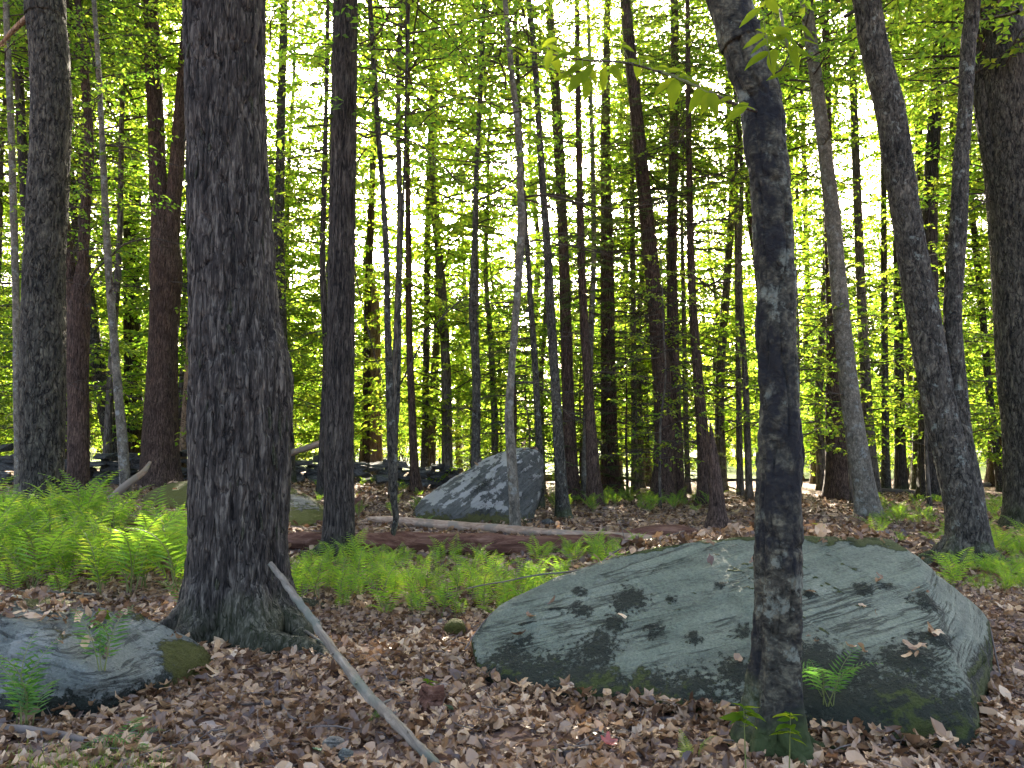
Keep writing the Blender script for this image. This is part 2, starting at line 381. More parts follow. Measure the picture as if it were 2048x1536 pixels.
def rock_mat(name, base, alt, lichen, moss, spot, strata=(0, 0, 1), moss_attr=True, lich=0.5, scale=1.0, strata_s=9.0):
    """stone with fine grain, bedding lines, pale lichen, moss and dark patches; masks are point attributes of the mesh"""
    m, nt, out = new_mat(name)
    v = coords(nt)
    n1 = noise(nt, v, 2.2 * scale, 6, 0.65); n2 = noise(nt, v, 60 * scale, 4, 0.7); n4 = noise(nt, v, 14 * scale, 6, 0.7)
    col = mixc(nt, ramp(nt, n1, [(0.35, (0, 0, 0)), (0.65, (1, 1, 1))]), base, alt)
    col = mixc(nt, 1.0, col, ramp(nt, n2, [(0.25, (0.55, 0.55, 0.56)), (0.5, (1, 1, 1)), (0.75, (1.4, 1.4, 1.36))]), 'MULTIPLY')
    # bedding lines
    mp = nt.nodes.new('ShaderNodeMapping'); tc = nt.nodes.new('ShaderNodeTexCoord'); nt.links.new(tc.outputs['Object'], mp.inputs[0])
    mp.inputs['Rotation'].default_value = strata
    mp2 = nt.nodes.new('ShaderNodeMapping'); nt.links.new(mp.outputs[0], mp2.inputs[0]); mp2.inputs['Scale'].default_value = (0.10, 0.10, 3.2); mp = mp2
    ns = noise(nt, mp.outputs[0], strata_s, 6, 0.62, 0.3)
    seam = mathn(nt, 'ABSOLUTE', mathn(nt, 'SUBTRACT', ns, 0.5)); seam = ramp(nt, seam, [(0.0, (0.22, 0.22, 0.22)), (0.022, (1, 1, 1))])
    brk = ramp(nt, noise(nt, v, 3.0, 3, 0.6), [(0.42, (1, 1, 1)), (0.55, (0, 0, 0))]); seam = mixc(nt, brk, seam, (1.0, 1.0, 1.0))
    col = mixc(nt, 0.9, col, seam, 'MULTIPLY')
    sl = ramp(nt, ns, [(0.32, (0.7, 0.7, 0.7)), (0.5, (1, 1, 1)), (0.66, (1.2, 1.2, 1.18))])
    col = mixc(nt, 0.9, col, sl, 'MULTIPLY')
    if lich > 0:
        a = N(nt, 'ShaderNodeAttribute', attribute_name='lichen')
        lf = mathn(nt, 'ADD', a.outputs['Fac'], mathn(nt, 'MULTIPLY_ADD', n4, 1.3, -0.65))
        lf = ramp(nt, lf, [(0.50, (0, 0, 0)), (0.58, (1, 1, 1))])
        lc = mixc(nt, n4, lichen, (lichen[0] * 1.25, lichen[1] * 1.25, lichen[2] * 1.2))
        col = mixc(nt, mathn(nt, 'MULTIPLY', lf, lich), col, lc)
    a = N(nt, 'ShaderNodeAttribute', attribute_name='spot')
    sf = mathn(nt, 'ADD', a.outputs['Fac'], mathn(nt, 'MULTIPLY_ADD', noise(nt, v, 30 * scale, 8, 0.8), 2.2, -1.1))
    sf = ramp(nt, sf, [(0.49, (0, 0, 0)), (0.54, (1, 1, 1))])
    col = mixc(nt, mathn(nt, 'MULTIPLY', sf, 0.93), col, mixc(nt, n4, spot, (spot[0] * 1.8, spot[1] * 1.8, spot[2] * 1.5)))
    a = N(nt, 'ShaderNodeAttribute', attribute_name='moss')
    mf = mathn(nt, 'ADD', a.outputs['Fac'], mathn(nt, 'MULTIPLY_ADD', n4, 1.2, -0.6))
    mf = ramp(nt, mf, [(0.46, (0, 0, 0)), (0.56, (1, 1, 1))])
    col = mixc(nt, mf, col, mixc(nt, noise(nt, v, 45, 3, 0.6), moss, (moss[0] * 2.0, moss[1] * 1.9, moss[2] * 1.6)))
    b = bump(nt, ns, 0.7, 0.04); b = bump(nt, seam, 0.9, 0.012, b); b = bump(nt, n4, 0.6, 0.03, b); b = bump(nt, n2, 0.8, 0.015, b)
    cl = mathn(nt, 'MULTIPLY', mathn(nt, 'MAXIMUM', mf, sf), noise(nt, v, 70, 3, 0.7)); b = bump(nt, cl, 0.9, 0.03, b)
    principled(nt, out, col, 0.85, b, 0.25); return m
M['rock_a'] = rock_mat('gneiss_grey_green', (0.092, 0.108, 0.076), (0.148, 0.162, 0.118), (0.18, 0.19, 0.17), (0.032, 0.042, 0.010), (0.011, 0.014, 0.009), (0.0, R(13), 0), lich=0.25, strata_s=5.0)
M['rock_b'] = rock_mat('lichen_boulder', (0.06, 0.06, 0.050), (0.11, 0.105, 0.088), (0.25, 0.235, 0.205), (0.050, 0.050, 0.016), (0.02, 0.02, 0.016), (0.0, R(36), 0), lich=0.95, strata_s=6.0)
M['rock_c'] = rock_mat('blue_grey_rock', (0.09, 0.10, 0.084), (0.14, 0.15, 0.128), (0.19, 0.195, 0.17), (0.05, 0.052, 0.012), (0.016, 0.02, 0.015), (0.0, R(-12), 0), lich=0.6, strata_s=6.0)
M['rock_d'] = rock_mat('mossy_outcrop', (0.15, 0.14, 0.115), (0.2, 0.18, 0.14), (0.28, 0.26, 0.22), (0.062, 0.064, 0.013), (0.03, 0.028, 0.018), (0, 0, 0), lich=0.4)
def wallstone():
    m, nt, out = new_mat('wall_stone'); oi = nt.nodes.new('ShaderNodeObjectInfo')
    v = coords(nt); n1 = noise(nt, v, 9, 6, 0.65)
    col = ramp(nt, n1, [(0.3, (0.035, 0.034, 0.03)), (0.5, (0.085, 0.083, 0.075)), (0.72, (0.19, 0.185, 0.165))])
    col = mixc(nt, 1.0, col, ramp(nt, oi.outputs['Random'], [(0, (0.6, 0.6, 0.6)), (1, (1.3, 1.25, 1.2))]), 'MULTIPLY')
    principled(nt, out, col, 0.9, bump(nt, n1, 0.8, 0.04), 0.2); return m
M['wallstone'] = wallstone()

# ================================================================== ground and field
def build_ground():
    xs = np.concatenate([-np.geomspace(400, 9.05, 46), np.linspace(-9, 9, 181), np.geomspace(9.05, 400, 46)])
    ys = np.concatenate([[-300, -120, -60, -30, -15, -8, -4, -1, 1], np.linspace(2, 13, 140), np.linspace(13.15, 48, 130), np.geomspace(49, 900, 30)])
    X, Y = np.meshgrid(xs, ys)
    Z = ground_h(X, Y)
    V = np.stack([X, Y, Z], -1).reshape(-1, 3); nx = len(xs)
    i = np.arange(len(ys) - 1)[:, None] * nx + np.arange(nx - 1)[None, :]
    Q = np.stack([i, i + 1, i + nx + 1, i + nx], -1).reshape(-1, 4)
    return tag(obj('ground', mk_mesh('ground', V, [Q], [M['ground']])), kind='structure')
ground = build_ground()
xs = np.linspace(-420, 420, 60); ys = np.concatenate([np.linspace(31.5, 80, 26), np.geomspace(84, 900, 24)])
X, Y = np.meshgrid(xs, ys); Y = Y + (Y < 60) * 1.2 * np.sin(X * 0.35)
Z = np.maximum(ground_h(X, Y), 0) + 0.06 + smooth(46, 70, Y) * 0.15
i = np.arange(len(ys) - 1)[:, None] * 60 + np.arange(59)[None, :]
tag(obj('meadow', mk_mesh('meadow', np.stack([X, Y, Z], -1).reshape(-1, 3), [np.stack([i, i + 1, i + 61, i + 60], -1).reshape(-1, 4)], [M['field']])), kind='structure')

# ================================================================== boulders
def ico(sub):
    bm = bmesh.new(); bmesh.ops.create_icosphere(bm, subdivisions=sub, radius=1.0)
    V = np.array([v.co[:] for v in bm.verts]); Fc = np.array([[v.index for v in f.verts] for f in bm.faces]); bm.free()
    return V, Fc
ICO = {}
def hull_rock(pts, p=14, sub=6, noise_amp=0.03, seed=0, strata=None):
    """a rounded stone: the soft intersection of the half-spaces of the points' convex hull, roughened"""
    pts = np.asarray(pts, float); c = pts.mean(0)
    bm = bmesh.new(); [bm.verts.new(q - c) for q in pts]
    bmesh.ops.convex_hull(bm, input=bm.verts[:]); bm.normal_update()
    nn = np.array([f.normal[:] for f in bm.faces]); dd = np.array([f.normal.dot(f.verts[0].co) for f in bm.faces]); bm.free()
    s = np.sign(dd); nn *= s[:, None]; dd = np.abs(dd)
    key = np.unique(np.round(np.c_[nn, dd], 3), axis=0); nn, dd = key[:, :3], np.maximum(key[:, 3], 0.05)
    if sub not in ICO: ICO[sub] = ico(sub)
    D, Fc = ICO[sub]
    q = np.maximum(D @ nn.T / dd[None, :], 0)
    r = (q ** p).sum(1) ** (-1.0 / p)
    V = D * r[:, None]
    d = fbm(V * 1.3 + seed, 4, seed) * noise_amp * 1.8 + fbm(V * 5 + seed, 4, seed + 9) * noise_amp * 0.8 + fbm(V * 22 + seed, 3, seed + 11) * noise_amp * 0.22
    if strata is not None:
        a = np.array(strata, float); a /= np.linalg.norm(a)
        t = V @ a + 0.05 * fbm(V * 0.9, 3, seed + 21)
        g = vnoise(np.c_[t * 14, fbm(V * 0.5, 2, 31) * 1.2, np.zeros(len(t))], seed + 40)
        d = d - noise_amp * 0.75 * np.exp(-(g / 0.16) ** 2)
    V = V + D * d[:, None]
    return V, Fc, c

def blob(V, pts):
    """soft mask around listed (position, radius) spots"""
    o = np.full(len(V), -1.0)
    for q, r in pts:
        o = np.maximum(o, 1.0 - np.linalg.norm(V - np.asarray(q)[None, :], axis=1) / r)
    return o
def vnorm(V, Fc):
    n = np.cross(V[Fc[:, 1]] - V[Fc[:, 0]], V[Fc[:, 2]] - V[Fc[:, 0]]); o = np.zeros_like(V)
    for k in range(3): np.add.at(o, Fc[:, k], n)
    return o / (np.linalg.norm(o, axis=1)[:, None] + 1e-12)
ROCKS = []
def put_rock(name, V, Fc, c, mat, masks, label, cat='boulder'):
    me = mk_mesh(name, V, [Fc], [mat])
    for k in ('lichen', 'moss', 'spot'): attr(me, k, masks[k])
    o = tag(obj(name, me, loc=c), label, cat)
    ROCKS.append((V + np.asarray(c), Fc)); return o

# big grey boulder
def A3(px, py, Y): return np.array(at(px, py, Y)[:])
P = [A3(936, 1275, 5.25), A3(948, 1335, 4.95), A3(985, 1212, 5.4), A3(1130, 1148, 5.5), A3(1300, 1096, 5.6), A3(1470, 1074, 5.6), A3(1660, 1072, 5.5),
     A3(1790, 1080, 5.35), A3(1030, 1372, 4.72), A3(1200, 1398, 4.58), A3(1480, 1402, 4.50), A3(1700, 1445, 4.12),
     A3(1962, 1510, 3.80), A3(1948, 1410, 3.95), A3(1915, 1325, 4.25), A3(1830, 1105, 5.15), A3(1982, 1232, 5.35), A3(1978, 1262, 4.95),
     A3(1955, 1315, 4.6), A3(1500, 1076, 6.6), A3(1750, 1078, 6.4), A3(1250, 1108, 6.5),
     (-0.1, 6.0, -0.25), (3.3, 6.2, -0.25), (3.0, 4.9, -0.3), (0.2, 4.80, -0.25), (2.2, 4.0, -0.3), (0.0, 5.4, -0.2), A3(1420, 1240, 4.95), A3(1720, 1250, 4.62), A3(1150, 1270, 4.95)]
V, Fc, c = hull_rock(P, 80, 7, 0.022, 3, (0.22, -0.25, 0.94))
W = V + c; nz = vnorm(V, Fc)
spots = []
for px, py, r in [(1165, 1215, .11), (1255, 1190, .15), (1225, 1240, .11), (1195, 1290, .22), (1300, 1250, .11), (1048, 1280, .06), (1380, 1265, .07), (1480, 1255, .10),
                  (1440, 1160, .06), (1160, 1180, .06), (1005, 1310, .16), (1080, 1345, .2), (1180, 1370, .18), (1300, 1360, .15), (1400, 1370, .2), (1460, 1340, .16), (1640, 1310, .28),
                  (1720, 1330, .22), (1620, 1380, .3), (1800, 1310, .16), (1850, 1330, .2), (1720, 1170, .07), (1860, 1200, .12), (1880, 1270, .12), (1050, 1240, .03), (1110, 1215, .03),
                  (1340, 1190, .05), (1560, 1300, .15), (1800, 1400, .4), (1900, 1440, .35), (1700, 1420, .3), (1620, 1180, .05), (1775, 1165, .05)]:
    d = ray(px, py); o0 = np.array([0, 0, CAM_H]); dv = np.array(d[:]); dv /= np.linalg.norm(dv)
    t = (W - o0) @ dv; dist = np.linalg.norm((W - o0) - t[:, None] * dv, axis=1)
    k = np.where(dist < 0.03)[0]
    if len(k): spots.append((W[k[np.argmin(t[k])]], r * 1.25))
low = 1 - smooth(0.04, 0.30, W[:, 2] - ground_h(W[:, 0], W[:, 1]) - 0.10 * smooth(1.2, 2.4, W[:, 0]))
fn = fbm(W * 4.5, 4, 77); fine = fbm(W * 14, 3, 78)
spot = blob(W, spots) * 0.62 + 0.20 + 0.25 * fn
spot = np.maximum(spot, low * 0.80 + fn * 0.55 - 0.08)  # dark lower band: moss and overhang shade, both painted into the colour
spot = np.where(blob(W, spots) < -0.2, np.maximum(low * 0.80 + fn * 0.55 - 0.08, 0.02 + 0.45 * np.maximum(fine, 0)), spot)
right = smooth(0.2, 0.75, nz[:, 0]) * smooth(0.5, 0.2, nz[:, 2])  # right face: its moss colour also paints in the shade of that side
moss = smooth(0.90, 0.98, nz[:, 2]) * 0.75 + 0.3 * fbm(W * 3, 3, 5) - 0.05
moss = np.maximum(moss, right * 0.58 + 0.28 * fbm(W * 2.5, 3, 6)); moss = np.maximum(moss, smooth(-0.75, -0.95, nz[:, 0]) * 0.8)
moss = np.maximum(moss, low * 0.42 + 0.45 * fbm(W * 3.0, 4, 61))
lich = 0.25 + 0.35 * fbm(W * 3.2, 4, 14)
V = V + nz * (smooth(0.42, 0.7, spot) * (0.006 + 0.010 * np.abs(fbm(W * 30, 2, 91))) + smooth(0.4, 0.6, moss) * 0.008)[:, None]
put_rock('boulder', V, Fc, c, M['rock_a'], {'lichen': lich, 'moss': moss, 'spot': spot},
         'large grey-green boulder with dark moss spots lying behind the black-blotched tree')

# leaning lichen boulder further back
Yb = 15.6
P = [A3(812, 1035, Yb - .3), A3(830, 1000, Yb + .2), A3(905, 948, Yb + .5), A3(985, 908, Yb + .7), A3(1040, 890, Yb + .8), A3(1080, 893, Yb + .8), A3(1098, 925, Yb + .7),
     A3(1092, 965, Yb + .5), A3(1066, 1035, Yb - .2), A3(1000, 1045, Yb - .6), A3(900, 1042, Yb - .6), A3(1000, 960, Yb - .15), A3(1045, 905, Yb + .2),
     A3(1030, 895, Yb + 1.6), A3(1090, 910, Yb + 1.6), A3(850, 1010, Yb + 1.6), (-2.0, Yb, -0.3), (0.35, Yb - .5, -0.3), (0.4, Yb + 1.6, -0.3), (-1.9, Yb + 1.5, -0.3)]
V, Fc, c = hull_rock(P, 20, 6, 0.035, 8, (0.62, 0.0, 0.78)); W = V + c; nz = vnorm(V, Fc)
a = np.array([0.62, 0, 0.78]); st = W - (W @ a)[:, None] * a[None, :] * 0.0
sx = np.c_[W @ np.array([0.78, 0, 0.62]) * 1.6, W[:, 1] * 1.5, W @ np.array([-0.62, 0, 0.78]) * 4.2]
lich = 0.56 + 0.95 * fbm(sx * 2.6, 4, 15) - 0.35 * smooth(0.15, 0.6, nz[:, 0]) + 0.3 * smooth(1.25, 1.5, W[:, 2])
lich = lich - 0.9 * (1 - smooth(0.12, 0.42, W[:, 2] + 0.1 * fbm(W * 3, 3, 2)))
moss = 0.10 + 0.45 * fbm(W * 2.2, 4, 18) + 0.55 * (1 - smooth(0.05, 0.4, W[:, 2]))
spot = 0.15 + 0.65 * fbm(sx * 0.8 + 5, 4, 19)
put_rock('boulder', V, Fc, c, M['rock_b'], {'lichen': lich, 'moss': moss, 'spot': spot},
         'tall leaning boulder patched with pale lichen behind the bare pale log')

# low rock at the front left
P = [A3(-120, 1222, 4.6), A3(0, 1235, 4.48), A3(62, 1242, 4.50), A3(130, 1315, 4.32), A3(195, 1358, 4.26), A3(0, 1182, 5.35), A3(-150, 1178, 5.4), A3(90, 1192, 5.35), A3(200, 1212, 5.3),
     A3(330, 1244, 5.3), A3(400, 1285, 5.3), A3(425, 1320, 5.15), A3(395, 1362, 4.95), A3(300, 1385, 4.75), A3(180, 1420, 4.3), A3(0, 1440, 4.2), A3(-150, 1450, 4.2),
     (-3.6, 5.6, -0.3), (-1.9, 5.5, -0.25), (-2.2, 4.6, -0.3), (-3.4, 4.2, -0.3), A3(260, 1290, 4.95)]
V, Fc, c = hull_rock(P, 50, 6, 0.022, 12, (-0.2, -0.2, 0.95)); W = V + c; nz = vnorm(V, Fc)
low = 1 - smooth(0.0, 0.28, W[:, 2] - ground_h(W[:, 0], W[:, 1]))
sp = [A3(385, 1340, 5.0)]; mb = blob(W, [(sp[0], 0.34), (A3(90, 1235, 5.1), 0.26), (A3(250, 1265, 5.2), 0.17)])
moss = np.maximum(mb * 0.9 + 0.3, 0.20 + 0.5 * fbm(W * 3.5, 4, 24))
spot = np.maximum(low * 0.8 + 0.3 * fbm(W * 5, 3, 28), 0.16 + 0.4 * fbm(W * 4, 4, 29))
lich = 0.40 + 0.5 * fbm(W * 3, 4, 26)
V = V + nz * (smooth(0.42, 0.6, moss) * (0.012 + 0.035 * np.abs(fbm(W * 30, 3, 92))))[:, None]
put_rock('boulder', V, Fc, c, M['rock_c'], {'lichen': lich, 'moss': moss, 'spot': spot},
         'low blue-grey rock with a green moss cushion at its tip, below the fern bank')

# mossy outcrop behind the shaggy tree
Ym = 12.8
P = [A3(258, 1005, Ym), A3(300, 972, Ym + .4), A3(400, 950, Ym + .9), A3(500, 948, Ym + 1.0), A3(590, 965, Ym + .8), A3(660, 1000, Ym + .5), A3(670, 1050, Ym - .5), A3(560, 1060, Ym - 1),
     A3(400, 1050, Ym - .8), A3(280, 1045, Ym - .4), A3(300, 980, Ym + 2), A3(560, 965, Ym + 2), (-6.4, Ym, -0.1), (-2.9, Ym, -0.3), (-6.2, Ym + 2, 0), (-3, Ym + 2, 0)]
V, Fc, c = hull_rock(P, 9, 6, 0.05, 22); W = V + c
moss = 0.72 + 0.5 * fbm(W * 1.6, 4, 33); spot = 0.1 + 0.5 * fbm(W * 3, 4, 34); lich = 0.3 + 0.5 * fbm(W * 2, 4, 35)
put_rock('boulder', V, Fc, c, M['rock_d'], {'lichen': lich, 'moss': moss, 'spot': spot}, 'low rounded outcrop coated in green moss behind the shaggy-barked tree')

def small_rock(px, py, sx_, sy_, sz_, mossy, label, seed, mat='rock_d', name='mossy_stone'):
    g = on_ground(px, py); r_ = np.random.RandomState(seed)
    P = r_.normal(size=(40, 3)); P /= np.linalg.norm(P, axis=1)[:, None]; P *= np.array([sx_, sy_, sz_]) * r_.uniform(0.85, 1.1, (40, 1))
    V, Fc, c = hull_rock(P, 10, 5, 0.014, seed); W = V * 4
    put_rock(name, V, Fc, np.array(g[:]) + np.array([0, 0, sz_ * 0.45]), M[mat], {'lichen': 0.3 + 0.4 * fbm(W, 3, seed), 'moss': mossy + 0.4 * fbm(W, 3, seed + 1), 'spot': 0.1 + 0.5 * fbm(W, 3, seed + 2)}, label, 'stone')
small_rock(910, 1272, 0.10, 0.10, 0.10, 0.65, 'small green mossy stone tucked against the tip of the big boulder', 41)
small_rock(885, 1256, 0.06, 0.07, 0.06, 0.5, 'smallest mossy stone just behind another by the big boulder tip', 42)
small_rock(662, 1500, 0.085, 0.06, 0.06, 0.45, 'fist-sized dark mossy stone lying in dry leaves beside the leaning pole', 43)
small_rock(1700, 985, 0.40, 0.3, 0.2, 0.5, 'yellow-mossed stone on the floor beside the pale curved trunk', 44)
small_rock(690, 1520, 0.05, 0.05, 0.035, 0.0, 'small bare grey stone in dry leaves at the mossy fist-sized stone', 45, 'rock_c', 'stone')
small_rock(1095, 1050, 0.16, 0.12, 0.10, 0.2, 'grey stone at the foot of the leaning lichen boulder', 46, 'rock_b', 'stone')

BV = [BVHTree.FromPolygons([tuple(v) for v in V_], [tuple(f) for f in F_]) for V_, F_ in ROCKS[:4]]
BB = [(V_.min(0), V_.max(0)) for V_, F_ in ROCKS[:4]]
def surf(x, y):
    """height and normal of the ground or of the boulder top there"""
    z = gh(x, y); n = Vector((0, 0, 1)); onrock = False
    for b, (lo, hi) in zip(BV, BB):
        if lo[0] < x < hi[0] and lo[1] < y < hi[1]:
            h = b.ray_cast(Vector((x, y, 5)), Vector((0, 0, -1)))
            if h[0] is not None and h[0].z > z: z = h[0].z; n = h[1]; onrock = True
    return z, n, onrock

# ================================================================== tree crowns
def unit(a): return a / (np.linalg.norm(a, axis=-1, keepdims=True) + 1e-9)
def make_crown(name, seed, z0, z1, rad, nb, prof, leaf=0.10, tw_gap=0.17, lf_gap=0.055, rise=0.25, droop=0.12, mat='leaf', limb_r=0.02, twl=0.55, bark='twig', tilt=0.5, skip=0.0, clump=0.0):
    rs = np.random.RandomState(seed); G = Geo()
    lp, ld, ln_ = [], [], []
    for b in range(nb):
        t = (b + rs.uniform(0, 1)) / nb; z = z0 + (z1 - z0) * t; az = b * 2.39996 + rs.uniform(-.4, .4)
        L = rad * prof(t) * rs.uniform(0.6, 1.12)
        if clump and vnoise(np.array([[z * .55, math.cos(az) * 1.6, math.sin(az) * 1.6 + seed]]), seed)[0] < clump: L *= .28      # bare stretches between the leafy boughs
        if L < 0.25: continue
        h = np.array([math.cos(az), math.sin(az), 0]); side = np.array([-h[1], h[0], 0])
        k = 7; s = np.linspace(0, 1, k); wob = np.cumsum(rs.normal(0, 0.05, k)) * L
        ri = rise + rs.uniform(-.35, .35)
        path = np.outer(s * L, h) + np.outer(wob, side) + np.array([0, 0, z]) + np.outer(L * (ri * s - droop * 1.6 * s ** 2) + np.cumsum(rs.normal(0, .02, k)) * L * .5, [0, 0, 1])
        rr = limb_r * (0.35 + L / max(rad, .1) * .8) * (1 - 0.85 * s) + 0.003
        V, Q = tube(path, rr, 4, cap=False); G.add(V, Q, 0)
        nt_ = max(2, int(L / tw_gap))
        for j in range(nt_):
            u = 0.18 + 0.82 * (j + rs.uniform(0, .8)) / nt_
            if u > 1 or rs.uniform() < skip: continue
            p0 = np.array([np.interp(u, s, path[:, i]) for i in range(3)])
            tl = twl * (1.15 - 0.75 * u) * rs.uniform(0.6, 1.25)
            sg = 1 if j % 2 else -1; ang = sg * rs.uniform(0.5, 1.15)
            d = h * math.cos(ang) + side * math.sin(ang) + np.array([0, 0, rs.uniform(-.6, .5)]); d = d / np.linalg.norm(d)
            if tl > 0.3:
                V, Q = tube(np.stack([p0, p0 + d * tl * .5, p0 + d * tl - np.array([0, 0, tl * droop])]), [0.006, 0.004, 0.002], 3, cap=False); G.add(V, Q, 0)
            nl = max(2, int(tl / lf_gap)); q = (np.arange(nl) + rs.uniform(0, 1, nl)) / nl
            pp = p0 + np.outer(q * tl, d) - np.outer(q ** 2 * tl * droop, [0, 0, 1])
            sd_ = np.cross(d, [0, 0, 1.0]); sd_ /= np.linalg.norm(sd_) + 1e-9
            sgn = np.where(np.arange(nl) % 2, 1, -1)[:, None]
            dd = d[None] * rs.uniform(.2, .9, (nl, 1)) + sd_[None] * sgn * rs.uniform(.5, 1, (nl, 1)) + rs.normal(0, .22, (nl, 3)) - np.array([0, 0, .22])
            nn = np.array([0, 0, 1.0])[None] + rs.normal(0, tilt, (nl, 3))
            lp.append(pp); ld.append(dd); ln_.append(nn)
    lp, ld, ln_ = np.concatenate(lp), np.concatenate(ld), np.concatenate(ln_)
    sz = leaf * rs.uniform(0.65, 1.2, len(lp))
    V, Q = leaf_quads(lp, unit(ld), unit(ln_), sz, sz * 0.62); G.add(V, Q, 1)
    return G.mesh(name, [M[bark], M[mat]], False)

def make_hemlock(name, seed, z0, z1, rad, nb):
    rs = np.random.RandomState(seed); G = Geo(); lp, ld, ln_, sz = [], [], [], []
    for b in range(nb):
        t = (b + rs.uniform()) / nb; z = z0 + (z1 - z0) * t; az = b * 2.39996 + rs.uniform(-.5, .5)
        L = rad * (1 - t) ** 0.7 * rs.uniform(.55, 1.1) + .2
        h = np.array([math.cos(az), math.sin(az), 0]); side = np.array([-h[1], h[0], 0])
        s = np.linspace(0, 1, 7); path = np.outer(s * L, h) + np.outer(np.cumsum(rs.normal(0, .03, 7)) * L, side) + np.array([0, 0, z]) + np.outer(L * (.18 * s - .33 * s ** 2), [0, 0, 1])
        V, Q = tube(path, .018 * (1 - .85 * s) + .003, 4, cap=False); G.add(V, Q, 0)
        nt_ = int(L / .11)
        for j in range(nt_):
            u = .12 + .88 * (j + rs.uniform()) / nt_
            if u > 1: continue
            p0 = np.array([np.interp(u, s, path[:, i]) for i in range(3)])
            tl = .55 * (1.1 - .7 * u) * rs.uniform(.5, 1.2); ang = (1 if j % 2 else -1) * rs.uniform(.7, 1.2)
            d = h * math.cos(ang) + side * math.sin(ang) + np.array([0, 0, rs.uniform(-.3, .05)]); d /= np.linalg.norm(d)
            nl = max(3, int(tl / .035)); q = (np.arange(nl) + .5) / nl
            pp = p0 + np.outer(q * tl, d) - np.outer(q ** 2 * tl * .2, [0, 0, 1])
            sd_ = np.cross(d, [0, 0, 1.]); sd_ /= np.linalg.norm(sd_) + 1e-9
            sgn = np.where(np.arange(nl) % 2, 1, -1)[:, None]
            lp.append(pp); ld.append(d[None] * .7 + sd_[None] * sgn * .8 + rs.normal(0, .12, (nl, 3)) - [0, 0, .12]); ln_.append(np.array([[0, 0, 1.]]) + rs.normal(0, .35, (nl, 3)))
            sz.append(.14 * (1.1 - .6 * q))
    lp, ld, ln_, sz = map(np.concatenate, (lp, ld, ln_, sz))
    V, Q = leaf_quads(lp, unit(ld), unit(ln_), sz, sz * .2 + .006, .05, .12); G.add(V, Q, 1)
    return G.mesh(name, [M['twig'], M['needle']], False)

round_p = lambda t: math.sin(PI * min(1, 0.18 + 0.82 * t)) ** 0.7 * 0.95 + 0.12
tall_p = lambda t: (0.55 + 0.55 * math.sin(PI * (0.15 + 0.75 * t))) * (1 - 0.5 * t ** 3)
bush_p = lambda t: 0.5 + 0.6 * math.sin(PI * t)
C_EDGE = [make_crown('edge_crown', 100 + k, 1.2, 17.5, 3.8, 130, tall_p, 0.15, 0.17, 0.055, 0.25, 0.16, 'leaf', .022, .8, tilt=1.0, clump=-.05) for k in range(3)]
C_HIGH = [make_crown('high_crown', 120 + k, 0.0, 8.5, 3.3, 52, round_p, 0.14, 0.19, 0.065, 0.35, 0.12, 'leaf', .03, .75, tilt=1.0) for k in range(2)]
C_CAN = [make_crown('canopy_crown', 130 + k, 8.0, 20.5, 3.6, 84, round_p, 0.14, 0.20, 0.065, 0.3, 0.14, 'leaf', .024, .75, tilt=1.0) for k in range(2)]
C_SAP = [make_crown('sapling_crown', 140 + k, 0.9, 6.5, 1.8, 40, tall_p, 0.11, 0.16, 0.06, 0.2, 0.12, 'leaf', .012, .55, tilt=.8, skip=.2) for k in range(3)]
C_BUSH = [make_crown('shrub_crown', 160 + k, 0.4, 2.8, 1.35, 36, bush_p, 0.09, 0.13, 0.05, 0.4, 0.2, 'leaf', .01, .45, tilt=.6, skip=.1) for k in range(2)]
C_FAR = [make_crown('far_crown', 180, 0.6, 13.5, 4.2, 90, tall_p, 0.20, 0.22, 0.085, 0.2, 0.1, 'leaf_far', .03, .9, tilt=1.0)]
C_HEM = [make_hemlock('hemlock_crown', 200 + k, 1.8, 15.5, 2.6, 80) for k in range(2)]
C_HEMS = [make_hemlock('young_hemlock_crown', 210, 0.5, 6.5, 1.9, 46)]

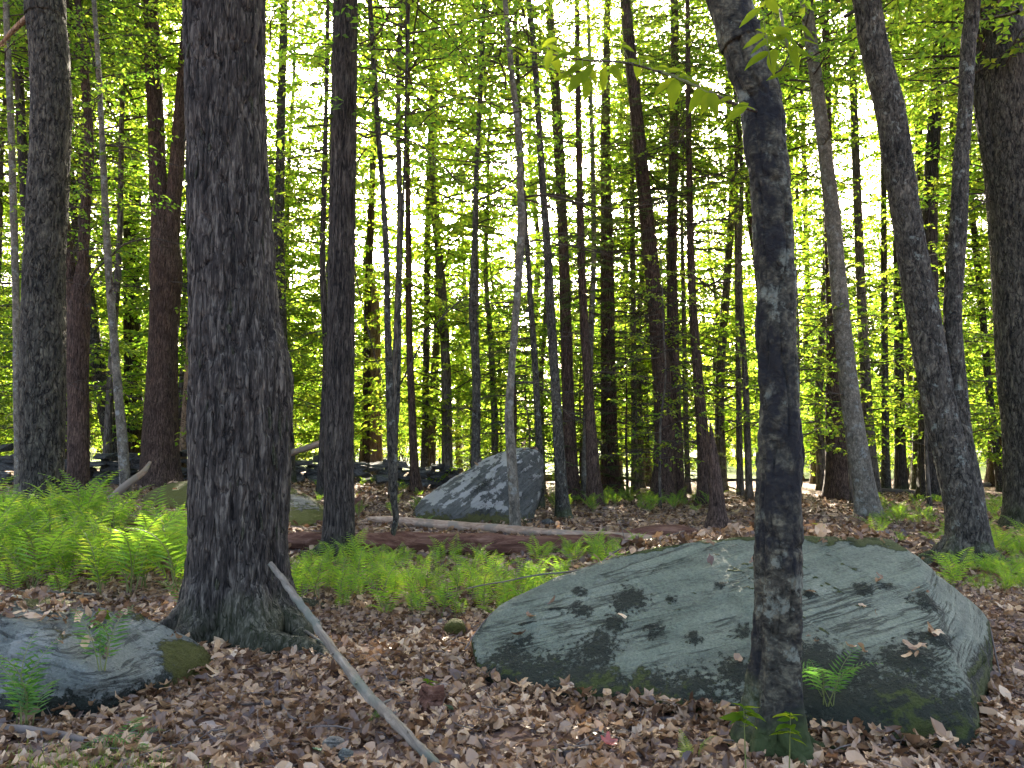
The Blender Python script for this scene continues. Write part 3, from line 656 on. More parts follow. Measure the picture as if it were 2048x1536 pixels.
# ================================================================== trunks
def bark_disp(kind, seed):
    def f(th, s, r, z):
        c = np.cos(th) * r; q = np.sin(th) * r
        if kind == 'smooth':
            return r * 0.04 * fbm(np.c_[c * 6, q * 6, s * 2.2], 3, seed) + 0.003 * vnoise(np.c_[c * 40, q * 40, s * 12], seed)
        if kind == 'shaggy':
            w1 = 0.6 * vnoise(np.c_[c * 5, q * 5, s * 3], seed + 1)
            n1 = vnoise(np.c_[c * 19 + w1, q * 19 + w1, s * 2.9], seed + 2)
            n2 = vnoise(np.c_[c * 40 + w1, q * 40 - w1, s * 6.5], seed + 3)
            n3 = fbm(np.c_[c * 70, q * 70, s * 24], 2, seed + 4)
            g = 0.030 * (1 - np.exp(-np.abs(n1) / 0.12)) + 0.017 * (1 - np.exp(-np.abs(n2) / 0.15)) + 0.006 * n3
            return g - 0.026 + r * 0.05 * fbm(np.c_[c * 3, q * 3, s * 1.2], 3, seed)
        if kind == 'furrow':
            w1 = 0.5 * vnoise(np.c_[c * 6, q * 6, s * 3], seed + 1)
            n1 = vnoise(np.c_[c * 34 + w1, q * 34 + w1, s * 3.4], seed + 2); n2 = vnoise(np.c_[c * 70, q * 70, s * 9], seed + 3)
            return 0.017 * (1 - np.exp(-np.abs(n1) / 0.15)) - 0.012 + 0.005 * n2 + r * 0.04 * fbm(np.c_[c * 4, q * 4, s * 1.5], 3, seed)
        if kind == 'plated':
            w1 = 0.8 * vnoise(np.c_[c * 8, q * 8, s * 5], seed + 1)
            n1 = vnoise(np.c_[c * 20 + w1, q * 20 + w1, s * 8 + w1], seed + 2); n2 = vnoise(np.c_[c * 60, q * 60, s * 30], seed + 3)
            return 0.022 * (1 - np.exp(-np.abs(n1) / 0.10)) - 0.017 + 0.005 * n2 + r * 0.04 * fbm(np.c_[c * 4, q * 4, s * 1.5], 3, seed)
        if kind == 'black':
            n1 = fbm(np.c_[c * 12, q * 12, s * 5], 4, seed + 2); n2 = fbm(np.c_[c * 55, q * 55, s * 45], 2, seed + 3)
            n4 = vnoise(np.c_[c * 22, q * 22, s * 2.2], seed + 4)
            return 0.018 * n1 + 0.0055 * n2 - 0.016 * np.exp(-(n4 / .08) ** 2) + r * 0.05 * fbm(np.c_[c * 4, q * 4, s * 1.6], 3, seed)
        return 0 * r
    return f

def stem_mesh(G, rows, base, step, nseg, kind, seed, flare=0.0, lobes=5, zvis=99.0, mi=0):
    """rows: (x,y,z,r) world; written relative to base"""
    rows = np.asarray(rows, float).copy(); rows[:, :3] -= base
    A = resample(rows, step)
    if zvis < 90:
        keep = np.ones(len(A), bool); k = 0
        for i in range(len(A)):
            if A[i, 2] > zvis and i % 6 and i < len(A) - 1: keep[i] = False
        A = A[keep]
    A[:, 3] = np.maximum(A[:, 3], 0.006)
    bd = bark_disp(kind, seed)
    ph = seed * 1.7
    def disp(th, s, r, z):
        d = bd(th, s, r, z)
        if flare > 0:
            e = np.exp(-np.maximum(z, -0.1) / (0.10 + 0.28 * flare))
            d = d + r * flare * e * (0.55 + 0.45 * np.cos(lobes * th + ph + 0.6 * np.sin(2 * th + ph)))
        return d
    V, Q = tube(A[:, :3], A[:, 3], nseg, disp); G.add(V, Q, mi)

def px_rows(path, Y, base_z=None, dY=0.0, seed=0):
    """path: (px,py,width) from base to top -> rows (x,y,z,r) at distance Y"""
    rows = []; n = len(path)
    for i, (px, py, wd) in enumerate(path):
        y = Y + dY * i / max(1, n - 1)
        q = at(px, py, y); rows.append([q.x, q.y, q.z, 0.5 * wd * (q - Vector((0, 0, CAM_H))).length / F * 0.985])
    return rows
def extend_up(rows, H, r_end=0.05):
    a, b = np.array(rows[-2]), np.array(rows[-1]); d = (b - a)[:3] / np.linalg.norm((b - a)[:3]); out = list(rows)
    p = b[:3].copy(); r = b[3]; z0 = p[2]
    if z0 >= H: return out
    k = max(2, int((H - z0) / 2.2))
    for i in range(k):
        d = d * 0.75 + np.array([0, 0, 0.25]); d /= np.linalg.norm(d)
        p = p + d * (H - z0) / k
        out.append([*p, r + (r_end - r) * (i + 1) / k])
    return out

TREES = []
def traced(name, label, cat, path, bark, kind='smooth', stems=(), H=17, crown=None, cz=None, csc=1.0, flare=0.45, step=0.07, nseg=20, Y=None, base_py=None, seed=0, dY=0.0, broken=False, group=None, lobes=5, zvis=99., roots=0):
    """a tree followed from its base upward; stems: further stems that leave it"""
    bx, by = path[0][0], path[0][1]
    if Y is None: g = on_ground(bx, by); Y = g.y
    else: q = at(bx, by, Y); g = Vector((q.x, Y, gh(q.x, Y)))
    if crown == 'high':
        zt = .82 * (CAM_H + .6 * Y - g.z); H = max(H, zt + 7.6 * csc); cz = max(cz or 0, H - 7.6 * csc)
    root = empty(name, g); tag(root, label, cat, group)
    rows = px_rows(path, Y, dY=dY)
    b0 = list(rows[0]); b0[2] = g.z - 0.12; rows[0][2] = max(rows[0][2], g.z + 0.03)
    rows = [b0] + rows
    if not broken: rows = extend_up(rows, H, 0.05 if rows[-1][3] > 0.06 else 0.02)
    G = Geo(); base = np.array(g[:]); sd_ = seed or int(bx * 7 + by) % 1000
    stem_mesh(G, rows, base, step, nseg, kind, sd_, flare, lobes, zvis)
    tops = [rows[-1]]
    for sp in stems:
        rr = px_rows(sp, Y, dY=0.0)
        if not broken: rr = extend_up(rr, H * 0.95, 0.04)
        stem_mesh(G, rr, base, step, max(12, nseg * 2 // 3 // 2 * 2), kind, sd_ + 5, 0, 5, zvis); tops.append(rr[-1])
    if roots:
        rr_ = np.random.RandomState(sd_); r0 = rows[1][3]
        for k in range(roots):
            a_ = (k + rr_.uniform(-.3, .3)) * 2 * PI / roots; l_ = rr_.uniform(.8, 1.3); ca, sa = math.cos(a_), math.sin(a_)
            pts = []
            for f_, zz, q_ in ((.55, .30, .34), (1.0, .13, .34), (1.45, .045, .26), (2.0 * l_, .0, .18), (2.7 * l_, -.06, .08)):
                wv = a_ + rr_.normal(0, .05) * f_; x_, y_ = g.x + r0 * f_ * math.cos(wv), g.y + r0 * f_ * math.sin(wv)
                pts.append([x_, y_, gh(x_, y_) + zz * min(1.0, r0 / .2), r0 * q_])
            stem_mesh(G, pts, base, .03, 16, kind if kind != 'shaggy' else 'furrow', sd_ + k)
    obj('trunk', G.mesh('trunk', [M[bark]]), root)
    if crown:
        for i, tp in enumerate(tops):
            ms = {'high': C_HIGH, 'hem': C_HEM, 'sap': C_SAP}[crown]
            me = ms[(sd_ + i) % len(ms)]; h = tp[2] - base[2]
            if crown == 'high': z = h - 7.6 * csc if cz is None else cz
            else: z = 0 if cz is None else cz
            # the crown hangs on the stem where it is at that height
            rowsn = np.array(rows if i == 0 else rr); zc = base[2] + z + (3.5 * csc if crown == 'high' else 5)
            x = np.interp(zc, rowsn[:, 2], rowsn[:, 0]) - base[0]; y = np.interp(zc, rowsn[:, 2], rowsn[:, 1]) - base[1]
            obj('crown', me, root, (x, y, z), (0, 0, (sd_ * 1.3 + i) % 6.28), csc)
    if Y > 12 and crown in ('high', 'sap'): dry_branches(root, np.array(rows), 7, g.z + 2.2, g.z + 9, 1.15, sd_ + 900)
    TREES.append((g.x, g.y, rows))
    return root, np.array(rows)

def branch_mesh(G, pts, r0, seed, twigs=6, tl=0.35, mi=0, leafy=0):
    """a limb along pts (k,3), with a few bare side twigs"""
    rs = np.random.RandomState(seed); A = resample(np.asarray(pts, float), 0.12); n = len(A); s = np.linspace(0, 1, n)
    A = A + np.cumsum(rs.normal(0, .006, A.shape), 0)
    V, Q = tube(A, r0 * (1 - .8 * s) + .002, 6); G.add(V, Q, mi)
    for k in range(twigs):
        i = rs.randint(n // 5, n - 1); d = A[min(i + 1, n - 1)] - A[i - 1]; d /= np.linalg.norm(d) + 1e-9
        e = d + rs.normal(0, .75, 3); e /= np.linalg.norm(e); L = tl * rs.uniform(.4, 1.3)
        V, Q = tube(np.stack([A[i], A[i] + e * L * .5 + rs.normal(0, .02, 3), A[i] + e * L + rs.normal(0, .05, 3)]), [r0 * .35 + .001, r0 * .25 + .001, .0015], 4); G.add(V, Q, mi)
def px_branch(root, pts, Y, r0, bark='twig', seed=1, twigs=6, tl=.4, dY=0.0):
    base = np.array(root.location[:]); P = [np.array(at(px, py, Y + dY * i / max(1, len(pts) - 1))[:]) - base for i, (px, py) in enumerate(pts)]
    G = Geo(); branch_mesh(G, P, r0, seed, twigs, tl); return obj('branch', G.mesh('branch', [M[bark]]), root)

# dry side branches of the hemlocks, few shapes shared
def dead_branch_mesh(seed, L=1.0):
    rs = np.random.RandomState(seed); G = Geo(); s = np.linspace(0, 1, 6)
    P = np.c_[s * L, np.cumsum(rs.normal(0, .03, 6)) * L, (-.05 * s - rs.uniform(.05, .3) * s ** 2 + .1 * s) * L]
    branch_mesh(G, P, .015, seed, 14, .38 * L); return G.mesh('dry_branch', [M['twig']])
DEADB = [dead_branch_mesh(300 + k) for k in range(5)]
def dry_branches(root, rows, n, z0, z1, L, seed):
    rs = np.random.RandomState(seed); b = np.array(root.location[:])
    for k in range(n):
        z = z0 + (z1 - z0) * (k + rs.uniform()) / n
        x = np.interp(z, rows[:, 2], rows[:, 0]); y = np.interp(z, rows[:, 2], rows[:, 1]); l = L * rs.uniform(.5, 1.2)
        obj('branch', DEADB[rs.randint(5)], root, (x - b[0], y - b[1], z - b[2]), (rs.uniform(-.5, .5), rs.uniform(-.2, .25), rs.choice([0, PI]) + rs.normal(0, .9)), l)

#@@TREES
T = traced
# --- nearest ones
t1, r1 = T('shaggy_tree', 'massive dark tree with shaggy furrowed bark, thickest trunk of all', 'tree',
   [(478, 1262, 172), (476, 1180, 168), (476, 1080, 168), (480, 980, 176), (481, 880, 182), (484, 800, 184), (483, 740, 180), (474, 680, 168), (468, 600, 155), (460, 450, 144), (453, 300, 131), (450, 150, 129), (449, 0, 127)],
   'shaggy', 'shaggy', H=15, crown='high', step=.017, nseg=168, flare=.62, lobes=6, zvis=5.6, seed=11, roots=7, csc=1.1)
t2, r2 = T('straight_tree', 'straight dark tree with ridged bark standing in the fern bed right of the shaggy tree', 'tree',
   [(677, 1108, 62), (678, 1000, 57), (678, 900, 56), (681, 700, 53), (682, 600, 52), (685, 400, 49), (688, 200, 46), (691, 0, 42)], 'furrow', 'furrow', H=17, crown='high', step=.03, nseg=72, flare=.35, zvis=8.5, seed=12, roots=5)
t3, r3 = T('cracked_tree', 'thick dark tree with long cracks and a burl at the far left', 'tree',
   [(82, 1035, 76), (83, 950, 68), (84, 850, 70), (86, 700, 71), (88, 560, 66), (92, 480, 62), (95, 400, 63), (100, 300, 60), (103, 200, 60), (98, 100, 58), (92, 40, 56), (90, 0, 58)], 'plated', 'plated', H=16, crown='high', step=.035, nseg=72, flare=.3, zvis=8.5, seed=13, roots=5)
t27, r27 = T('blotched_tree', 'near dark tree with black blotched bark, bent near its top, before the big boulder', 'tree',
   [(1547, 1500, 92), (1549, 1430, 86), (1553, 1330, 82), (1556, 1200, 82), (1558, 1080, 84), (1559, 960, 86), (1561, 860, 80), (1558, 760, 74), (1552, 650, 72), (1550, 525, 73), (1541, 400, 74), (1532, 300, 75), (1521, 200, 74), (1496, 130, 73), (1478, 60, 72), (1458, 0, 71)],
   'black', 'black', H=12, crown='high', step=.012, nseg=104, flare=.7, zvis=3.9, seed=14, roots=5, cz=5.5, csc=.9)
t29, r29 = T('twin_tree', 'mossy tree forking low into a thick and a thin stem, by the sunlit ferns', 'tree',
   [(1937, 1128, 82), (1936, 1070, 70), (1925, 1000, 60), (1905, 920, 56), (1882, 830, 54), (1866, 740, 55), (1848, 640, 54), (1832, 550, 51), (1815, 450, 48), (1797, 330, 48), (1780, 220, 47), (1752, 110, 43), (1733, 0, 42)],
   'grey', 'plated', [[(1945, 1110, 50), (1942, 1000, 42), (1926, 880, 32), (1914, 760, 30), (1905, 640, 28), (1910, 540, 28), (1917, 450, 27), (1922, 330, 24), (1930, 220, 22), (1936, 100, 22), (1946, 0, 21)]],
   H=15, crown='high', step=.035, nseg=64, flare=.3, zvis=8, seed=15, roots=5)
t30, r30 = T('plated_tree', 'thick grey tree with blocky plated bark leaning at the far right edge', 'tree',
   [(2082, 1055, 110), (2075, 950, 98), (2066, 850, 92), (2053, 700, 92), (2042, 550, 86), (2034, 450, 82), (2022, 320, 80), (2008, 200, 78), (1994, 80, 74), (1988, 0, 70)],
   'plated', 'plated', [[(2040, 600, 50), (2005, 400, 40), (1978, 280, 30), (1965, 180, 28), (1958, 60, 26), (1952, 0, 24)]], H=15, crown='high', step=.035, nseg=72, flare=.3, zvis=7.5, seed=16)
def strip_mesh(seed):
    r_ = np.random.RandomState(seed); u = np.linspace(0, 1, 7); h = .5 - u; lift = .10 * u ** 2.2 + .04 * r_.uniform() * (1 - u) ** 3
    wv = .09 * np.sin(PI * np.clip(u * .9 + .05, 0, 1)) ** .5 * (1 + r_.normal(0, .12, 7)); c = np.cumsum(r_.normal(0, .008, 7))
    V = np.concatenate([np.c_[lift, c - wv, h], np.c_[lift + .03, c, h], np.c_[lift, c + wv, h], np.c_[lift - .03, c, h]])
    a = np.arange(6); Q = np.concatenate([np.stack([k * 7 + a, k * 7 + a + 1, ((k + 1) % 4) * 7 + a + 1, ((k + 1) % 4) * 7 + a], -1) for k in range(4)])
    return mk_mesh('bark_strip', V, [Q], [M['shaggy']])
STR = [strip_mesh(k) for k in range(5)]
rs = np.random.RandomState(33)
for k in range(150):
    z = rs.uniform(.25, 5.4); zz = t1.location.z + z
    x = np.interp(zz, r1[:, 2], r1[:, 0]) - t1.location.x; y = np.interp(zz, r1[:, 2], r1[:, 1]) - t1.location.y; rr = np.interp(zz, r1[:, 2], r1[:, 3]) * .985
    a = rs.uniform(PI, 2 * PI) if k % 3 else rs.choice([PI, 0]) + rs.normal(0, .25)
    L = rs.uniform(.14, .34)
    obj('bark_strip', STR[rs.randint(5)], t1, (x + rr * math.cos(a), y + rr * math.sin(a), z), (0, 0, a), (L * .8, L * rs.uniform(.5, 1.0), L))
# --- left group
t4, r4 = T('peeled_tree', 'brown tree with peeled bark and a forked top next to the cracked tree', 'tree',
   [(156, 990, 38), (157, 900, 35), (156, 780, 34), (155, 680, 38), (160, 600, 34), (166, 520, 18), (171, 420, 16), (178, 300, 15), (172, 180, 13), (160, 60, 11), (155, 0, 10)], 'red', 'furrow',
   [[(154, 640, 26), (138, 540, 22), (128, 450, 20), (110, 330, 16), (85, 180, 12), (70, 0, 10)]], H=12, crown='high', csc=.75, step=.05, nseg=32, flare=.15)
t5, r5 = T('pale_sapling', 'thin pale tan sapling with a curved trunk at the edge of the fern bank', 'sapling',
   [(252, 1000, 19), (248, 930, 18), (243, 860, 17), (236, 780, 15), (228, 680, 14), (220, 580, 13), (214, 480, 12), (208, 360, 11), (203, 250, 9), (196, 120, 8), (188, 0, 7)], 'pale', 'smooth', H=9, crown='sap', cz=4.2, csc=.9, step=.07, nseg=18, flare=.25)
px_branch(t5, [(211, 290), (250, 295), (300, 312), (350, 330), (392, 340)], r5[3][1], .022, seed=21, twigs=5)
px_branch(t5, [(170, 575), (190, 545), (222, 512), (250, 490), (300, 480), (350, 488), (395, 497)], r5[3][1], .024, seed=22, twigs=5)
px_branch(t5, [(200, 200), (180, 90), (150, 40), (110, 0)], r5[3][1], .018, seed=23, twigs=6)
px_branch(t5, [(206, 330), (180, 290), (150, 240), (120, 225)], r5[3][1], .015, seed=24, twigs=6)
T('leaning_tree', 'dark grey trunk leaning left between the pale sapling and the peeled tree', 'tree', [(232, 955, 32), (222, 880, 28), (208, 800, 27), (194, 720, 25), (182, 640, 22), (170, 540, 20), (150, 420, 18), (125, 250, 15), (100, 0, 12)], 'grey', H=13, crown='high', csc=.8)
T('forked_tree', 'slim tree parting into two upright stems left of the V-shaped tree', 'tree', [(270, 948, 36), (267, 800, 31), (264, 650, 29), (263, 500, 27), (262, 420, 26), (254, 330, 17), (250, 250, 15), (245, 120, 13), (240, 0, 12)], 'furrow', 'smooth',
  [[(266, 460, 20), (273, 380, 18), (275, 250, 17), (272, 120, 17), (268, 0, 16)]], H=15, crown='high', csc=.8)
T('v_tree', 'stout red-brown tree splitting into a wide V behind the shaggy tree', 'tree', [(322, 968, 74), (321, 900, 66), (323, 800, 58), (326, 700, 51), (331, 600, 53), (332, 520, 55), (324, 430, 36), (317, 380, 30), (312, 250, 27), (306, 120, 26), (300, 0, 23)], 'red', 'furrow',
  [[(335, 540, 34), (343, 450, 30), (347, 400, 27), (354, 320, 25), (364, 200, 23), (374, 80, 21), (382, 0, 20)]], H=15, crown='high', step=.05, nseg=40, flare=.25)
T('thin_tree', 'thin brown sapling leaning right beside the V-shaped tree', 'sapling', [(361, 962, 13), (368, 860, 13), (376, 740, 12), (384, 600, 11), (396, 420, 9), (410, 200, 8), (420, 0, 7)], 'tan', H=10, crown='sap', cz=4.5)
T('pole_tree', 'pale pole-thin sapling at the far left edge', 'sapling', [(36, 1005, 13), (36, 900, 12), (34, 780, 12), (32, 600, 11), (27, 420, 11), (22, 250, 10), (14, 60, 9), (12, 0, 9)], 'pale', H=9, crown='sap', cz=4.8)
T('edge_tree', 'slim dark tree rising just beside the cracked tree at far left', 'tree', [(52, 968, 22), (56, 750, 19), (60, 520, 18), (52, 400, 17), (44, 280, 14), (38, 150, 13), (30, 0, 12)], 'furrow', H=14, crown='high', csc=.8)
T('companion_tree', 'narrow reddish trunk half hidden behind the cracked tree', 'tree', [(108, 985, 26), (110, 850, 24), (112, 700, 22), (118, 500, 18), (126, 300, 15), (135, 0, 12)], 'red', 'furrow', H=14, crown='high', csc=.8)
# --- centre left
T('curved_tree', 'medium grey tree rising straight out from behind the shaggy bulge', 'tree', [(577, 968, 26), (575, 880, 25), (567, 760, 24), (560, 660, 26), (556, 560, 28), (557, 480, 22), (560, 360, 17), (563, 200, 15), (569, 0, 12)], 'grey', H=15, crown='high', csc=.85)
t11, r11 = T('thin_tree', 'thin dark sapling bowed against the straight dark tree', 'sapling', [(643, 992, 19), (646, 900, 17), (651, 780, 15), (653, 700, 15), (648, 600, 13), (645, 520, 11), (648, 380, 10), (652, 220, 8), (656, 0, 7)], 'furrow', H=10, crown='sap', cz=4.8)
px_branch(t11, [(520, 196), (560, 205), (600, 222), (648, 240)], r11[3][1], .02, seed=31, twigs=4)
px_branch(t11, [(650, 300), (600, 300), (560, 312), (522, 330)], r11[3][1], .02, seed=32, twigs=5)
T('snag', 'pale barkless broken snag standing beside a dark stem', 'snag', [(752, 952, 30), (751, 860, 25), (751, 760, 22), (751, 680, 21), (749, 600, 17), (747, 570, 9), (744, 540, 2)], 'dead', 'furrow', broken=True, step=.05, nseg=32)
T('dark_tree', 'dark narrow tree touching the pale broken snag', 'tree', [(734, 950, 22), (734, 850, 19), (735, 700, 17), (738, 550, 15), (742, 430, 13), (748, 250, 11), (752, 0, 9)], 'red', 'furrow', H=14, crown='high', csc=.8)
t13, r13 = T('crooked_tree', 'crooked sapling with a kinked foot before the long rotten log', 'sapling', [(779, 1104, 13), (786, 1068, 11), (792, 1035, 12), (788, 1005, 14), (786, 960, 18), (783, 860, 20), (779, 760, 16), (775, 640, 13), (773, 520, 12), (767, 400, 11), (758, 280, 10), (747, 120, 9), (740, 0, 8)], 'grey', 'smooth',
   [[(786, 880, 8), (795, 830, 8), (799, 700, 7), (800, 560, 6), (806, 420, 5), (812, 200, 4)]], H=9, crown='sap', cz=4.6, flare=.2, step=.05, nseg=18)
px_branch(t13, [(700, 480), (715, 560), (745, 690), (768, 770), (783, 830)], r13[3][1], .010, seed=35, twigs=6)
px_branch(t13, [(798, 770), (840, 690), (900, 620), (980, 560), (1060, 500)], r13[3][1], .012, seed=36, twigs=7)
T('slim_tree', 'slim brown tree rooted at the lower tip of the lichen boulder', 'tree', [(832, 985, 24), (828, 920, 18), (823, 800, 15), (818, 650, 13), (817, 500, 12), (815, 300, 10), (815, 100, 9), (815, 0, 8)], 'red', H=12, crown='high', csc=.7, cz=8)
t15, r15 = T('slim_tree', 'slim mossy tree between the lichen boulder and its brown neighbour', 'tree', [(850, 968, 20), (850, 880, 15), (852, 740, 14), (854, 600, 13), (855, 480, 13), (857, 380, 11), (860, 250, 8), (866, 0, 6)], 'grey', H=12, crown='high', csc=.7, cz=8)
px_branch(t15, [(857, 400), (890, 380), (930, 300), (960, 250)], r15[3][1], .02, seed=38, twigs=5); px_branch(t15, [(856, 420), (840, 340), (880, 260), (905, 200)], r15[3][1], .02, seed=39, twigs=5)
T('slim_tree', 'grey slim tree directly behind the lichen boulder, left of the sun', 'tree', [(951, 950, 20), (952, 860, 18), (953, 760, 17), (949, 680, 17), (945, 610, 16), (949, 500, 12), (954, 320, 10), (964, 120, 8), (969, 0, 7)], 'grey', H=12, crown='high', csc=.7, cz=8, Y=18.4)
# --- centre
t17, r17 = T('slender_tree', 'slender mottled sapling standing in front of the lichen boulder', 'sapling', [(1031, 1064, 23), (1027, 980, 21), (1022, 900, 20), (1018, 830, 18), (1023, 740, 15), (1031, 640, 15), (1038, 540, 16), (1043, 450, 17), (1040, 360, 13), (1036, 260, 12), (1024, 150, 11), (1010, 0, 9)], 'pale', 'smooth', H=10, crown='sap', cz=5.4, step=.05, nseg=20, flare=.2, zvis=8, lobes=3)
px_branch(t17, [(1047, 395), (1090, 388), (1150, 400), (1230, 412), (1320, 402), (1380, 398)], r17[3][1], .022, seed=41, twigs=9)
px_branch(t17, [(1046, 490), (1070, 480), (1130, 490), (1200, 505), (1260, 520)], r17[3][1], .018, seed=42, twigs=8)
px_branch(t17, [(1040, 350), (1000, 380), (950, 402), (900, 395), (830, 365), (770, 330)], r17[3][1], .018, seed=43, twigs=8)
px_branch(t17, [(1026, 770), (1060, 765), (1100, 785), (1140, 830), (1170, 845)], r17[3][1], .010, seed=44, twigs=5)
T('thin_tree', 'thin trunk leaning left behind the top of the lichen boulder', 'sapling', [(1082, 990, 15), (1079, 900, 14), (1074, 800, 13), (1068, 700, 13), (1061, 600, 11), (1055, 500, 10), (1047, 380, 8), (1038, 200, 7), (1030, 0, 6)], 'grey', H=12, crown='sap', cz=6, Y=18.6)
T('grey_tree', 'smooth grey tree curving left, paired with a straight ridged trunk right of the lichen boulder', 'tree', [(1127, 1036, 30), (1123, 980, 25), (1117, 880, 22), (1110, 760, 19), (1101, 620, 18), (1095, 500, 16), (1086, 380, 14), (1076, 220, 12), (1068, 100, 11), (1058, 0, 10)], 'grey', 'smooth', H=14, crown='high', csc=.8, cz=9)
T('ridged_tree', 'straight ridged red-brown trunk crossing behind the smooth grey curving tree', 'tree', [(1144, 1000, 34), (1140, 900, 27), (1135, 760, 24), (1131, 620, 22), (1127, 500, 20), (1120, 340, 20), (1112, 200, 19), (1104, 80, 15), (1098, 0, 13)], 'red', 'furrow', H=15, crown='high', csc=.8, step=.05, nseg=32)
T('thin_tree', 'thin greenish pole in front of a red hemlock right of the lichen boulder', 'sapling', [(1168, 1000, 15), (1171, 900, 15), (1177, 780, 14), (1183, 640, 12), (1188, 500, 10), (1186, 350, 9), (1180, 150, 7), (1176, 0, 6)], 'pale', H=12, crown='sap', cz=6)
hem = []
hem.append(T('hemlock', 'red-brown hemlock just behind the thin greenish pole', 'tree', [(1190, 1000, 34), (1184, 900, 24), (1176, 760, 19), (1168, 640, 17), (1162, 500, 15), (1158, 300, 12), (1155, 100, 9), (1154, 0, 8)], 'red', 'furrow', H=13, crown='hem', cz=3.5, csc=.75, Y=19.8))
hem.append(T('hemlock', 'tall hemlock with drooping dark needle sprays in the middle of the wood', 'tree', [(1222, 975, 46), (1219, 900, 36), (1217, 760, 31), (1215, 600, 28), (1213, 420, 23), (1211, 250, 18), (1214, 80, 13), (1215, 0, 11)], 'red', 'furrow', H=18, crown='hem', cz=1.2, csc=1.0, Y=24))
hem.append(T('hemlock', 'stout leaning hemlock crossing its straight twin, bases joined', 'tree', [(1326, 1005, 52), (1328, 930, 44), (1329, 850, 40), (1324, 760, 37), (1315, 650, 33), (1304, 540, 29), (1290, 400, 27), (1276, 260, 24), (1262, 120, 22), (1250, 0, 18)], 'red', 'furrow', H=16, crown='hem', cz=6.5, csc=.7))
hem.append(T('hemlock', 'straight hemlock rising beside the stout leaning one', 'tree', [(1354, 1002, 34), (1351, 900, 28), (1347, 740, 24), (1344, 560, 21), (1345, 400, 19), (1349, 220, 16), (1349, 80, 14), (1348, 0, 13)], 'red', 'furrow', H=16, crown='hem', cz=7, csc=.65))
hem.append(T('hemlock', 'slim hemlock with many bare side branches next to the red splintered stub', 'tree', [(1414, 1010, 38), (1409, 930, 28), (1402, 830, 22), (1394, 730, 19), (1386, 620, 16), (1381, 480, 14), (1378, 320, 11), (1376, 140, 9), (1375, 0, 7)], 'red', 'furrow', H=13, crown='hem', cz=5.5, csc=.6))
for k, (h, rw) in enumerate(hem): dry_branches(h, rw, [16, 22, 28, 22, 30][k], 1.4, 10, [1.5, 2.2, 1.9, 1.6, 1.9][k], 400 + k)
T('stub', 'ragged red-brown dead stub leaning on the slim hemlock', 'snag', [(1434, 1056, 40), (1434, 1010, 30), (1431, 960, 24), (1427, 910, 17), (1424, 880, 10), (1420, 845, 2.5)], 'red', 'furrow', broken=True, step=.04, nseg=32, flare=.4)
# --- right
T('curved_tree', 'smooth pale grey tree curving to the left behind the big boulder', 'tree', [(1737, 1034, 46), (1728, 970, 40), (1716, 900, 37), (1703, 810, 34), (1692, 720, 32), (1681, 610, 30), (1672, 510, 28), (1664, 420, 27), (1652, 320, 24), (1640, 220, 23), (1626, 110, 21), (1612, 0, 20)], 'pale', 'smooth', H=15, crown='high', csc=.8, step=.05, nseg=28, flare=.35)
T('ivy_tree', 'dark red-brown tree with a broad foot just left of the pale curving trunk', 'tree', [(1682, 982, 58), (1678, 920, 48), (1672, 850, 38), (1667, 740, 26), (1663, 600, 20), (1658, 450, 17), (1655, 250, 14), (1650, 0, 11)], 'red', 'furrow', H=15, crown='high', csc=.85, Y=22)
T('dark_tree', 'dark tree seen behind the low fork of the mossy twin-stemmed tree', 'tree', [(1868, 1002, 54), (1864, 920, 46), (1862, 800, 40), (1860, 650, 32), (1858, 500, 27), (1862, 360, 23), (1872, 200, 20), (1882, 80, 17), (1886, 0, 16)], 'furrow', 'furrow', H=16, crown='high', csc=.85, step=.06, nseg=32)
T('vine_sapling', 'wavy thin sapling climbing beside the pale curving tree', 'sapling', [(1728, 965, 9), (1715, 850, 9), (1700, 700, 8), (1686, 540, 8), (1672, 400, 7), (1660, 290, 7), (1672, 180, 6), (1660, 80, 6), (1648, 0, 5)], 'furrow', H=11, crown='sap', cz=5.5)
T('thin_tree', 'thin leaning sapling between the twin-stemmed tree and the right edge', 'sapling', [(2002, 985, 14), (1990, 880, 12), (1976, 760, 12), (1966, 640, 11), (1950, 480, 10), (1938, 340, 9), (1930, 0, 7)], 'grey', H=11, crown='sap', cz=5.5)
T('backing_tree', 'thin dark trunk showing just behind the blotched tree near the top', 'tree', [(1548, 985, 24), (1540, 800, 20), (1520, 560, 18), (1500, 400, 18), (1510, 250, 16), (1528, 120, 15), (1532, 0, 14)], 'red', H=14, crown='high', csc=.8)
